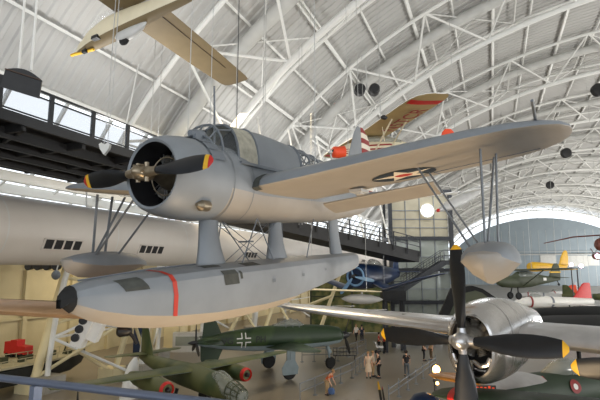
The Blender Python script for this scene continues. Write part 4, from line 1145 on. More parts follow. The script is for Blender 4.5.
mb = MB(); mb.lathe([(0, .60), (.1, .60), (.12, .56)], 32, 0, 'y', (.55, -1.92, 13.15)); mb.build('round_lamp', 'lamp_white', tow)
mb = MB(); mb.lathe([(0, .61), (-.12, .64), (-.12, .72), (.1, .72)], 32, 0, 'y', (.55, -1.82, 13.15), False); mb.build('lamp_rim', 'dull_steel', tow)
# landing and stair in front of the tower
st_ = thing('steel_stair', 'dark steel stair and landing climbing in front of the glass tower', 'stair', (tp.x, tp.y, 0), YAW)
mb = MB()
A_ = Vector((-2.6, -3.4, 5.6)); B_ = Vector((1.2, -3.4, 8.0)); C_ = Vector((3.0, -3.4, 8.0)); D_ = Vector((-4.4, -3.4, 5.6))
for y in (0, -1.2):
    o = Vector((0, y, 0)); mb.beam(A_+o, B_+o, .1, .5); mb.beam(B_+o, C_+o, .1, .4); mb.beam(D_+o, A_+o, .1, .9)
mb.build('stringer', 'dark_walkway', st_)
mb = MB()
for k in range(14): p = A_.lerp(B_, k/13); mb.box((p.x, -4.0, p.z+.1), (.3, 1.2, .05))
mb.box((2.1, -4, 8.1), (1.9, 1.3, .1)); mb.box((-3.5, -4, 5.7), (1.9, 1.3, .1)); mb.build('tread', 'dark_walkway', st_)
mb = MB(); U = Vector((0, 0, 1.05))
for y in (0, -1.2):
    o = Vector((0, y, 0))
    for h in (.55, 1.05):
        u_ = Vector((0, 0, h+.1)); mb.beam(A_+o+u_, B_+o+u_, .05, .05); mb.beam(B_+o+u_, C_+o+u_, .05, .05); mb.beam(D_+o+u_, A_+o+u_, .05, .05)
    for k in range(8): p = A_.lerp(B_, k/7)+o; mb.beam(p, p+U, .05, .05)
    for q in (D_, C_): mb.beam(q+o, q+o+U, .06, .06)
mb.build('stair_rail', 'dark_walkway', st_)
mb = MB()
for x, z in ((-4.3, 5.6), (-2.7, 5.6), (2.9, 8.0)): mb.box((x, -3.5, z/2), (.25, .25, z)); mb.box((x, -4.6, z/2), (.2, .2, z))
mb.build('column', 'dark_walkway', st_)
mb = MB(); mb.box((-3.5, -4.0, 5.0), (2.1, 1.5, .9)); mb.build('landing_box', 'walkway_under', st_)

# ================================================================== BLUE GULL-WING FIGHTER hung behind the float's stern
bl = at(370, 276, 38.5); BRr = head(-.55, -.83)
bf = thing('blue_fighter', 'dark blue fighter with pale propeller hanging beyond the stern of the float', 'airplane', bl, BRr)
mb = MB(); fuselage(mb, [(2.6, .85, -.85, .85), (1.8, 1.0, -1.0, 1.0), (.2, .98, -1.0, .95), (-2.5, .85, -.8, .7), (-6, .5, -.2, .22)], 24); mb.build('fuselage', 'blue_paint', bf)
mb = MB(); mb.lathe([(2.5, .7), (2.62, .78), (2.7, .7), (2.62, .6)], 24, 0, cap=False); mb.build('cowl_ring', 'pale_blue', bf)
mb = MB(); mb.lathe([(2.55, .02), (2.56, .7)], 20); mb.lathe([(2.6, .2), (3.0, .16), (3.1, .02)], 12); hbm = mb.build('engine_face', 'soft_black', bf)
for k in range(3):
    b = blade(1.75, .3, r0=.15, twist=20); spin_blade(b, k*2*PI/3+.35); move_mb(b, (2.95, 0, 0)); b.build('propeller_blade', 'pale_blue', hbm)
for s in (1, -1):
    mb = MB(); wing(mb, [(s*.6, 1.5, 2.4, -.4, .16), (s*1.8, 1.5, 2.4, -1.0, .15), (s*4.4, 1.2, 1.9, -.2, .12), (s*6.0, .8, 1.2, .2, .1), (s*6.3, .5, .6, .25, .08)], 0, 0); mb.build('wing', 'blue_paint', bf)
    mb = MB(); wing(mb, [(s*.1, -5.0, 1.1, .3, .09), (s*2.2, -5.2, .7, .3, .08)], 0, 0); mb.build('tailplane', 'blue_paint', bf)
mb = MB(); vfin(mb, [(.3, -4.6, 1.6), (1.4, -5.2, 1.0), (1.8, -5.5, .5)], 0, .09); mb.build('tail_fin', 'blue_paint', bf)
mb = MB(); fuselage(mb, [(.2, 1.0, .8, .2), (-.3, 1.4, .8, .36), (-1.2, 1.3, .8, .36), (-2.2, .9, .7, .2)], 16); mb.build('canopy', 'smoky_glass', bf)
for s in (1, -1): 
    q = Matrix.Translation(bl) @ Matrix.Rotation(BRr, 4, 'Z') @ Vector((.4, s*1.4, -.6))
    mb = MB(); mb.tube(q, (q.x, q.y, roof_z(q.x)-.1), .015, n=5); tag(mb.build('suspension_cable', 'cable'), 'pale cable holding the dark blue fighter, %s of its two' % ('near' if s > 0 else 'far'), 'cable')
# thin pale wing with a cigar-shaped tank
a = at(296, 288, 31); b = at(381, 291.5, 29)
d = b-a; fw = thing('tanked_wing', 'thin pale tan wing with a cigar shaped tank below its tip, right of the float', 'wing', b, math.atan2(d.y, d.x))
mb = MB(); rings = []
for x, ch, t in ((-14, 1.5, .12), (-5, 1.25, .11), (-.6, 1.0, .1), (-.1, .7, .09), (.1, .3, .07)):
    u = foil(t); rings.append([Vector((x, -.4+q*ch, h*ch-.012*x)) for q, h in u]+[Vector((x, -.4+q*ch, -h*ch-.012*x)) for q, h in reversed(u[1:-1])])
mb.loft(rings); mb.build('wing_panel', 'cream_paint', fw)
mb = MB(); mb.lathe([(-1.5, .02), (-1.3, .14), (-.9, .26), (-.3, .31), (.4, .26), (.9, .12), (1.1, .02)], 18, 0, 'x', (-1.0, 0, -.48)); mb.build('tip_tank', 'pale_grey', fw)
mb = MB(); mb.tube((-1.2, 0, -.02), (-1.2, 0, -.3), .06); mb.build('tank_pylon', 'pale_grey', fw)
for x in (-.9, -4.5):
    q = b+d.normalized()*x; mb = MB(); mb.tube(q, (q.x, q.y, roof_z(q.x)-.1), .012, n=5); tag(mb.build('suspension_cable', 'cable'), 'thin cable holding the thin pale wing %s' % ('at its tanked tip' if x > -2 else 'behind the float stern'), 'cable')
# mottled green partition
p = at(352, 300, 56)
pt_ = thing('partition', 'tall mottled olive green partition wall behind the cross marked fighter', 'partition', (p.x, p.y, 0), YAW)
mb = MB(); mb.box((0, 0, 3.9), (9.6, .3, 7.6)); mb.build('panel', 'mottle_green', pt_)
mb = MB(); 
for x in (-4.85, 0, 4.85): mb.box((x, -.1, 3.9), (.2, .4, 7.8))
mb.box((0, -.1, 4.2), (9.6, .36, .15)); mb.build('frame', 'olive_drab', pt_)
# pale slender fuselage with red tip
a = at(438, 210.5, 26); b = at(487, 186, 29)
d = (b-a); M = axes(a, -d, (0, 0, 1)); Mq = Matrix.Translation(a) @ d.normalized().to_track_quat('X', 'Z').to_matrix().to_4x4()
sf = thing('slender_glider', 'pale slender glider body with red nose tip seen between the seaplane wing struts', 'glider', M=Mq)
mb = MB(); fuselage(mb, [(0, .03, -.03, .03), (.3, .16, -.16, .16), (1.2, .32, -.34, .32), (2.6, .34, -.38, .34), (5, .2, -.2, .2), (7, .1, -.1, .1)], 18); mb.build('fuselage', 'pale_grey', sf)
mb = MB(); mb.ball((.02, 0, 0), .1, 0, 10, (1.4, 1, 1)); mb.build('nose_tip', 'signal_red', sf)
for s in (1, -1): mb = MB(); wing(mb, [(s*.2, 2.9, .8, .3, .12), (s*5, 2.7, .5, .5, .1)], 0, 0); mb.v = [(2.6*2-x+.2, y, z) for x, y, z in mb.v]; mb.build('wing', 'pale_grey', sf)
q = Mq @ Vector((2.2, 0, .34)); mb = MB(); mb.tube(q, (q.x, q.y, roof_z(q.x)-.1), .015, n=5); tag(mb.build('suspension_cable', 'cable'), 'pale cable holding the slender red tipped glider body', 'cable')
# ================================================================== BLACK JET behind the silver bomber
bj = L(15.5, 30, -H-.45)
JR = head(-.93, -.37)
jt = thing('black_jet', 'flat black jet aircraft stretching across the right behind the silver wing', 'airplane', bj, JR)
mb = MB(); 
rings = []
for x, hw, top, bot in ((9.5, .05, 4.5, 4.4), (7, .8, 4.75, 4.0), (3, 1.4, 4.95, 3.6), (-2, 1.6, 4.95, 3.4), (-8, 1.4, 4.8, 3.4), (-13, .5, 4.3, 3.7)):
    P = [(hw*1.6, (top+bot)/2-.1), (hw*.8, top-.12), (0, top), (-hw*.8, top-.12), (-hw*1.6, (top+bot)/2-.1), (-hw*.6, bot+.1), (0, bot), (hw*.6, bot+.1)]
    rings.append([Vector((x, y, z)) for y, z in P])
mb.loft(rings); mb.build('fuselage', 'black_jet', jt, sharp=25)
for s in (1, -1):
    mb = MB(); wing(mb, [(s*1.2, 0, 10, 4.1, .04), (s*4.5, -5.0, 5, 4.1, .04), (s*7, -8.2, 1.8, 4.1, .05)], 0, 0); mb.build('wing', 'black_jet', jt)
    mb = MB(); mb.lathe([(1.5, .05), (.2, .5), (-2, .85), (-8, .85), (-11, .6)], 24, 0, 'x', (-2, s*4.3, 4.15)); mb.build('engine_pod', 'black_jet', jt)
for x, y in ((4.5, 0), (-5, 2), (-5, -2)): mb = MB(); mb.tube((x, y, 3.8), (x, y, .85), .14); mb.lathe([(-.2, .2), (-.2, .45), (.2, .45), (.2, .2)], 16, 0, 'y', (x, y, .91)); mb.build('landing_gear', 'rubber', jt)
# big black fin of the same hall bay with the gold light on its flank put in as an olive panel
fa = at(487, 306, 22.0); ft = thing('black_tailfin', 'dark sloping tail fin rising behind the silver engine nacelle with a small lamp on it', 'tail fin', (fa.x, fa.y, fa.z-.2), YAW)
mb = MB(); mb.prism([(-2.2, -.6), (-1.4, 1.0), (-.4, 1.12), (.05, .98), (2.3, -.55)], (-.2, 0, .0), (1, 0, 0), (0, 0, 1), (0, .18, 0)); mb.build('fin_panel', 'black_jet', ft)
mb = MB(); mb.prism([(-1.7, -.5), (-1.1, .72), (-.3, .9), (0, .8), (1.7, -.5)], (-.2, -.012, .0), (1, 0, 0), (0, 0, 1), (0, .02, 0)); mb.build('lit_flank', 'olive_drab', ft)
mb = MB(); mb.beam((0, .1, -.4), (0, .1, -(fa.z-.2)), .35, .2); mb.box((0, .1, -(fa.z-.2)+.06), (1.6, 1.2, .12)); mb.build('stand', 'soft_black', ft)
mb = MB(); mb.ball((-.15, -.16, .1), .13, 0, 12); mb.build('lamp', 'lamp_warm', ft)

# ================================================================== OLIVE SPOTTER PLANE hanging right
og = at(523, 279, 44); OR = head(-.95, -.31)
ov = thing('spotter_plane', 'olive drab high-wing spotter plane with two black wheels hanging right of the outrigger float', 'airplane', og, OR)
mb = MB(); fuselage(mb, [(2.9, .1, -.5, .25), (2.4, .28, -.72, .4), (1.2, .35, -.8, .45), (.6, .7, -.82, .46), (-.8, .72, -.75, .42), (-1.6, .45, -.6, .32), (-3.2, .22, -.35, .18), (-4.4, .12, -.14, .06)], 20); of = mb.build('fuselage', 'olive_drab', ov)
mb = MB(); fuselage(mb, [(1.0, .34, .1, .3), (.5, .68, .0, .475), (-.9, .68, .02, .44), (-1.5, .42, .1, .33)], 18); mb.build('cabin_glass', 'smoky_glass', of)
for s in (1, -1):
    mb = MB(); wing(mb, [(0, .8, 1.5, .8, .12), (s*4.6, .8, 1.5, .92, .11), (s*5.2, .55, 1.1, .94, .1), (s*5.4, .3, .5, .94, .08)], 0, 0); mb.build('wing', 'olive_drab', ov)
    mb = MB(); mb.tube((.4, s*.42, -.6), (.35, s*2.8, .82), .05); mb.build('wing_strut', 'olive_drab', ov)
    mb = MB(); mb.tube((1.0, s*.35, -.75), (1.1, s*.5, -1.45), .06); mb.lathe([(-.1, .12), (-.11, .28), (0, .34), (.11, .28), (.1, .12)], 18, 0, 'y', (1.1, s*.52, -1.5)); mb.build('wheel', 'rubber', ov)
    mb = MB(); wing(mb, [(0, -3.4, 1.0, .12, .08), (s*1.3, -3.6, .7, .12, .08), (s*1.5, -3.8, .35, .12, .07)], 0, 0); mb.build('tailplane', 'olive_drab', ov)
mb = MB(); vfin(mb, [(.1, -3.0, 1.5), (.7, -3.3, 1.2), (1.25, -3.6, .8), (1.45, -3.8, .4)], 0, .1); tfn = mb.build('tail_fin', 'olive_drab', ov)
mb = MB(); mb.box((-3.85, 0, .62), (1.25, .17, .13)); mb.build('yellow_band', 'yellow', tfn)
mb = MB(); mb.box((-2.3, 0, -.02), (.34, .58, .26)); mb.build('white_patch', 'white_paint', of)
mb = MB(); mb.tube((-4.0, 0, -.1), (-4.2, 0, -.5), .04); mb.ball((-4.22, 0, -.55), .12); mb.build('tail_wheel', 'rubber', ov)
OM = Matrix.Translation(og) @ Matrix.Rotation(OR, 4, 'Z')
for s in (1, -1): q = OM @ Vector((.1, s*1.2, .9)); mb = MB(); mb.tube(q, (q.x, q.y, roof_z(q.x)-.1), .015, n=5); tag(mb.build('suspension_cable', 'cable'), 'pale cable holding the %s wing of the olive spotter plane' % ('near' if s > 0 else 'far'), 'cable')
# yellow trainer behind it
yg = at(557, 267, 62); yp = thing('yellow_trainer', 'yellow plane hanging behind the olive spotter with its yellow tail raised', 'airplane', yg, head(-.9, -.43))
mb = MB(); fuselage(mb, [(5.2, .5, -.5, .45), (4.6, .65, -.6, .55), (1.5, .5, -.5, .45), (-1, .35, -.3, .22), (-2, .3, -.1, .08)], 18); mb.build('fuselage', 'yellow', yp)
mb = MB(); vfin(mb, [(.1, -.3, 1.9), (1.2, -.8, 1.6), (2.0, -1.4, .9), (2.2, -1.7, .4)], 0, .1); mb.build('tail_fin', 'yellow', yp)
for s in (1, -1):
    mb = MB(); wing(mb, [(0, 4.0, 1.5, -.5, .12), (s*4.2, 3.7, 1.3, -.3, .11), (s*4.7, 3.3, .6, -.28, .1)], 0, 0); mb.build('wing', 'yellow', yp)
    mb = MB(); wing(mb, [(0, -.6, 1.1, .25, .08), (s*1.5, -.9, .7, .25, .08)], 0, 0); mb.build('tailplane', 'yellow', yp)
q = Matrix.Translation(yg) @ Vector((0, 0, .3)); mb = MB(); mb.tube(q, (q.x, q.y, roof_z(q.x)-.1), .02, n=5); tag(mb.build('suspension_cable', 'cable'), 'pale cable holding the yellow plane', 'cable')
# helicopter at the right edge
hg = at(601, 243.5, 55); he = thing('helicopter', 'brown red helicopter at the right edge with a long drooping rotor blade', 'helicopter', hg, head(-.8, -.6))
mb = MB(); fuselage(mb, [(1.0, .1, -.4, .1), (.7, .5, -.8, .5), (-.2, .7, -.9, .7), (-1.2, .5, -.6, .5), (-4.5, .2, .0, .1)], 18); mb.build('body', 'brown_red', he)
mb = MB(); mb.tube((0, 0, .6), (0, 0, 1.0), .1); hr_ = mb.build('rotor_mast', 'frame_grey', he)
for k in range(3):
    a = math.radians(30+120*k) if k else math.radians(30)
    d0 = Vector((math.cos(a), math.sin(a), 0)); mb = MB(); mb.path([Vector((0, 0, .98)), d0*3+Vector((0, 0, .92)), d0*6.6+Vector((0, 0, .3))], [.09, .09, .05], 6); mb.build('rotor_blade', 'brown_red', hr_)
mb = MB(); 
for s in (1, -1): mb.tube((.9, s*.7, -1.2), (-1.1, s*.7, -1.2), .05); mb.tube((.3, s*.7, -1.2), (.2, s*.4, -.7), .04)
mb.build('skid', 'frame_grey', he)
q = hg; mb = MB(); mb.tube((q.x, q.y, q.z+1), (q.x, q.y, roof_z(q.x)-.1), .02, n=5); tag(mb.build('suspension_cable', 'cable'), 'pale cable holding the brown red helicopter', 'cable')

# ================================================================== FAR JETS on the floor and a pole lamp
def small_jet(px, py, F, body, finm, lb, ln=12, fin=True, hd=(-.98, -.2), hgt=2.2):
    p = at(px, py, F); o = thing('jet_fighter', lb, 'airplane', (p.x, p.y, p.z-hgt), head(*hd))
    s = ln/12
    mb = MB(); fuselage(mb, [(6*s, hgt, hgt-.1, .05), (4.5*s, hgt+.5*s, hgt-.4*s, .4*s), (2.5*s, hgt+.8*s, hgt-.6*s, .6*s), (-2*s, hgt+.6*s, hgt-.6*s, .65*s), (-6*s, hgt+.4*s, hgt-.4*s, .4*s)], 18); f = mb.build('fuselage', body, o)
    for x0, x1, m2 in ((3.3, 3.1, 'dark_red'), (.4, .1, 'navy_dark')):
        mb = MB(); fuselage(mb, [(x*s, hgt+(.84-.05*abs(2.5-x))*s, hgt-(.63)*s, (.66-.04*abs(2-x)*(x > 2))*s) for x in (x0, x1)], 18); mb.build('body_band', m2, f)
    mb = MB(); fuselage(mb, [(3.6*s, hgt+.6*s, hgt+.4*s, .1), (2.8*s, hgt+1.15*s, hgt+.3*s, .35*s), (1.2*s, hgt+.8*s, hgt+.3*s, .3*s)], 14); mb.build('canopy', 'smoky_glass', f)
    for q in (1, -1): mb = MB(); wing(mb, [(q*.3*s, 1.5*s, 4*s, hgt-.2*s, .06), (q*3.8*s, -1.8*s, 1.3*s, hgt-.2*s, .06)], 0, 0); mb.build('wing', body, o)
    mb = MB(); vfin(mb, [(hgt+.3*s, -3*s, 3*s), (hgt+2.2*s, -4.6*s, 1.3*s), (hgt+2.4*s, -5*s, .8*s)], 0, .06); mb.build('tail_fin', finm, o)
    mb = MB()
    for x, y in ((3.5*s, 0), (-1.5*s, 1.2*s), (-1.5*s, -1.2*s)): mb = MB(); mb.tube((x, y, hgt-.3*s), (x, y, .3), .08); mb.lathe([(-.1, .1), (-.1, .3), (.1, .3), (.1, .1)], 12, 0, 'y', (x, y, .3)); mb.build('landing_gear', 'rubber', o)
    if p.z-hgt > .1:
        mb = MB(); mb.box((p.x, p.y, (p.z-hgt)/2), (ln*.8, 4, p.z-hgt)); tag(mb.build('display_platform', 'concrete'), 'low pale platform under the '+lb.split(' standing')[0].split(' parked')[0].split(' beyond')[0], 'platform')
    return o
small_jet(552, 302, 66, 'white_paint', 'signal_red', 'white jet fighter with red tail standing beyond the black jet', 13)
small_jet(545, 296, 84, 'pale_grey', 'orange_red', 'grey jet fighter with orange tail parked beyond the white jet', 10, hd=(-.9, .42))
small_jet(562, 294, 92, 'pale_grey', 'navy_dark', 'pale jet fighter with dark grey tail beyond the red tailed jet', 11, hd=(-.85, -.5))
small_jet(592, 297, 76, 'olive_camo', 'olive_camo', 'mottled olive jet parked at the right edge beyond the black jet', 9, hd=(.6, -.8))
p = at(577, 268, 70); t = thing('lamp_mast', 'tall dark mast carrying two pinkish white lamps on the far floor', 'lamp', (p.x, p.y, 0), YAW)
mb = MB(); mb.tube((0, 0, 0), (0, 0, p.z), .1, n=8); mb.box((-.6, 0, p.z), (3.0, .1, .1)); mb.lathe([(0, .5), (.1, .5)], 14, 0, 'z'); mb.build('pole', 'rail_dark', t)
for dx, dz in ((-1.9, -.2), (.6, .1)): mb = MB(); mb.ball((dx, -.1, p.z+.2+dz), .3, 0, 12); mb.build('lamp_head', 'lamp_pink', t)
p = at(571, 266, 74); t = thing('lamp_mast', 'slim mast with one pinkish lamp left of the taller twin lamp mast', 'lamp', (p.x, p.y, 0), YAW)
mb = MB(); mb.tube((0, 0, 0), (0, 0, p.z), .08, n=8); mb.lathe([(0, .5), (.1, .5)], 14, 0, 'z'); mb.build('pole', 'rail_dark', t); mb = MB(); mb.ball((0, -.1, p.z+.2), .3, 0, 12); mb.build('lamp_head', 'lamp_pink', t)
p = at(597, 256, 60); t = thing('hanging_lamp', 'bright pinkish lamp under the helicopter at the right edge', 'lamp', p, YAW)
mb = MB(); mb.ball((0, 0, 0), .36, 0, 14); mb.build('bulb', 'lamp_pink', t); mb = MB(); mb.lathe([(-.1, .5), (.4, .42), (.5, .1)], 14, 0, 'y'); mb.tube((0, .3, 0), (0, 1.2, 1.0), .05); mb.build('housing', 'brown_red', t)

# ================================================================== LOWER RIGHT: aircraft standing under the bomber
gr = at(575, 384, 17); GRR = head(-.96, -.28)
gp = thing('dark_fighter', 'dark green fighter with a red and white roundel under the silver nacelle, lower right', 'airplane', (gr.x, gr.y, 0), GRR)
z = gr.z
mb = MB(); fuselage(mb, [(3.6, z+.1, z-.7, .35), (3.0, z+.4, z-.85, .55), (1, z+.5, z-.85, .58), (-1, z+.45, z-.75, .5), (-4, z+.25, z-.35, .25), (-6, z+.1, z-.1, .05)], 22); gfu = mb.build('fuselage', 'green_dark', gp)
for s in (1, -1):
    mb = MB(); wing(mb, [(s*.3, 1.6, 2.3, z-.5, .13), (s*3.4, 1.3, 1.7, z-.25, .11), (s*4.8, .9, .9, z-.15, .1), (s*5.0, .6, .4, z-.15, .08)], 0, 1); w_ = mb.build('wing', ['green_dark', 'luft_grey'], gp)
    mb = MB(); ring_disc(mb, (.55, s*.01, z+.08), (1, 0, 0), (0, 0, 1), [.05, .09, .10, .21], [0, 0, 1, 1], 28)
    V = []
    for x, y, zz_ in mb.v:
        tz, bz, hw = z+.5, z-.85, .585; c, h = (tz+bz)/2, (tz-bz)/2; V.append((x, s*(hw*math.sqrt(max(.1, 1-((zz_-c)/h)**2))+.03), zz_))
    mb.v = V; mb.build('roundel', ['white_paint', 'dark_red'], gfu)
mb = MB(); fuselage(mb, [(1.4, z+.5, z+.2, .1), (.6, z+.9, z+.2, .34), (-.6, z+.75, z+.2, .3), (-1.6, z+.45, z+.1, .1)], 16); mb.build('canopy', 'smoky_glass', gp)
mb = MB(); vfin(mb, [(z, -4.6, 1.3), (z+1.0, -5.0, .8), (z+1.25, -5.3, .4)], 0, .09); mb.build('tail_fin', 'green_dark', gp)
mb = MB(); mb.lathe([(3.55, .36), (3.7, .3), (4.1, .06), (4.14, .01)], 16, 0, 'x', (0, 0, z-.28)); mb.build('spinner', 'dark_red', gp)
for s in (1, -1): mb = MB(); mb.tube((1.0, s*1.2, z-.5), (1.1, s*1.2, .4), .08); mb.lathe([(-.1, .15), (-.1, .4), (.1, .4), (.1, .15)], 16, 0, 'y', (1.1, s*1.2, .41)); mb.build('landing_gear', 'rubber', gp)
# long green wing with red band along the bottom edge
a = at(436, 389, 12.5); b = at(585, 393, 11.0); d = b-a
gw2 = thing('banded_wing', 'dark green wing with a red band near its rounded tip along the bottom right edge', 'wing', a, math.atan2(d.y, d.x))
mb = MB(); rings = []
for x, ch, t in ((0, .3, .1), (.12, .8, .12), (.4, 1.2, .13), (.55, 1.3, .13), (.68, 1.35, .13), (1.6, 1.55, .13), (3, 1.7, .14), (5.5, 1.9, .14)):
    u = foil(t); rings.append([Vector((x, -.5+q*ch-.2*ch, h*ch)) for q, h in u]+[Vector((x, -.5+q*ch-.2*ch, -h*ch)) for q, h in reversed(u[1:-1])])
mb.loft(rings, 0, True, True, lambda i, j: 1 if i == 2 else 0); mb.build('wing_panel', ['green_dark', 'signal_red'], gw2)
mb = MB(); mb.tube((2.5, .2, 0), (2.5, .2, -a.z+.05), .14, n=10); mb.box((2.5, .2, -a.z+.06), (1.4, 1.0, .12)); mb.tube((5.0, .2, 0), (5.0, .2, -a.z+.05), .14, n=10); mb.build('stand', 'soft_black', gw2)
# blue tarp-covered nose at its left
p = at(425, 399, 15); t = thing('covered_stand', 'blue covered pod at the bottom edge left of the red banded wing', 'cover', (p.x, p.y, 0), YAW)
mb = MB(); mb.lathe([(0, .5), (p.z*.5, .34), (p.z-.5, .4), (p.z-.1, .5), (p.z+.1, .34), (p.z+.2, .05)], 20, 0, 'z'); mb.build('cover', 'blue_paint', t)
# wing with the amber lamplight put into its colour, and the lamps beside it
a = at(430, 374, 15.5); b = at(500, 380, 14.2); d = b-a
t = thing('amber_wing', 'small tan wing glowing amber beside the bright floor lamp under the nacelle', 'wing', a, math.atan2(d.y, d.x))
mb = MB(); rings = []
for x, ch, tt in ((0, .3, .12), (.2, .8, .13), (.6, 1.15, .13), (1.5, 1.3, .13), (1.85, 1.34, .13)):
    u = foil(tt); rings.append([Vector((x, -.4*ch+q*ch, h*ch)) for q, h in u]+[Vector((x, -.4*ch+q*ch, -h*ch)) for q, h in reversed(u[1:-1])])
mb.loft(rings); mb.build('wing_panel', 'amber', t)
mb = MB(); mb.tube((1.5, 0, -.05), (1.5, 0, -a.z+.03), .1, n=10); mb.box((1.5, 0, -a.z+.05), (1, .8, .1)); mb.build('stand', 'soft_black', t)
def floor_lamp(px, py, F, lb, r=.16, pw=120):
    p = at(px, py, F); t = thing('floor_lamp', lb, 'lamp', (p.x, p.y, 0), YAW)
    mb = MB(); mb.tube((0, .2, 0), (0, .2, p.z), .04, n=8); mb.lathe([(0, .3), (.05, .3)], 14, 0, 'z', (0, .2, 0)); mb.lathe([(-.02, r*1.15), (.2, r*.9), (.28, .05)], 16, 0, 'y', (0, 0, p.z)); mb.build('stand', 'soft_black', t)
    mb = MB(); mb.ball((0, -.03, p.z), r, 0, 14); mb.build('bulb', 'lamp_warm', t)
    return p
LP1 = floor_lamp(436, 369, 16.5, 'very bright warm lamp on a stand beside the amber wing', .13)
LP2 = floor_lamp(437, 383, 14.6, 'smaller warm lamp just below the very bright one', .05)
# light silver flat panel under the nacelle
p = at(523, 378, 14.5); t = thing('silver_stabilizer', 'pale silver tailplane tip with a red edge showing under the nacelle', 'tailplane', p, head(.9, .35))
mb = MB(); wing(mb, [(0, 0, .6, 0, .1), (.01, 0, .6, 0, .1)], 0, 0); mb = MB()
rings = []
for x, y0, y1 in ((-1.6, -.5, .55), (-.4, -.45, .5), (.35, -.38, .35), (.62, -.3, .1), (.66, -.2, .0)):
    rings.append([Vector((x, y0, -.0)), Vector((x, (y0+y1)/2, .05)), Vector((x, y1, .0)), Vector((x, (y0+y1)/2, -.05))])
mb.loft(rings, 0, True, True, lambda i, j: 1 if i >= 3 else 0)
mb.v = [(x, y, z+y*.25) for x, y, z in mb.v]; mb.build('panel', ['bright_alu', 'signal_red'], t)
mb = MB(); mb.tube((-.8, 0, -.03), (-.8, 0, -p.z+.03), .08, n=8); mb.box((-.8, 0, -p.z+.05), (.9, .7, .1)); mb.build('stand', 'soft_black', t)
# small row of reddish white blocks (placard) below the nacelle
p = at(481, 388.5, 13.6); t = thing('placard', 'dark strip with a row of reddish white marks under the nacelle', 'sign', p, YAW)
mb = MB(); mb.box((0, 0, 0), (.82, .05, .16)); mb.build('board', 'soft_black', t); mb = MB()
for k in range(7): mb.box((-.33+.11*k, -.03, .02*(k % 2)), (.06, .012, .07+.02*(k % 3)))
mb.build('marks', 'orange_red', t); mb = MB(); mb.tube((0, .02, -.05), (0, .02, -p.z+.02), .03, n=8); mb.lathe([(0, .25), (.04, .25)], 14, 0, 'z', (0, 0.02, -p.z)); mb.build('stand', 'soft_black', t)

# ================================================================== PEOPLE
def skinned(joints, edges, sub=1):
    "joints: name -> (pos, radius x, radius y)"
    me = bpy.data.meshes.new('p'); names = list(joints)
    me.from_pydata([joints[n][0] for n in names], [(names.index(a), names.index(b)) for a, b in edges], [])
    o = bpy.data.objects.new('p', me); COL.objects.link(o)
    me_sv = o.modifiers.new('skin', 'SKIN'); o.modifiers['skin'].use_smooth_shade = True
    if not me.skin_vertices: 
        bpy.context.view_layer.objects.active = o
    lay = me.skin_vertices[0].data
    for i, n in enumerate(names): lay[i].radius = joints[n][1:3]; lay[i].use_root = (i == 0)
    m = o.modifiers.new('sub', 'SUBSURF'); m.levels = sub; m.render_levels = sub
    bpy.context.view_layer.update()
    r = bpy.data.meshes.new_from_object(o.evaluated_get(bpy.context.evaluated_depsgraph_get()))
    bpy.data.objects.remove(o); bpy.data.meshes.remove(me)
    return r
def skin_part(name, joints, edges, m, parent, sub=1):
    me = skinned(joints, edges, sub); me.name = name; me.materials.clear(); me.materials.append(MATS[m])
    for p in me.polygons: p.use_smooth = True
    o = bpy.data.objects.new(name, me); COL.objects.link(o); o.parent = parent; return o
PC = {}
def pm(name, rgb):
    if name not in MATS: mat(name, rgb, .8, 0, .08, 8)
    return name
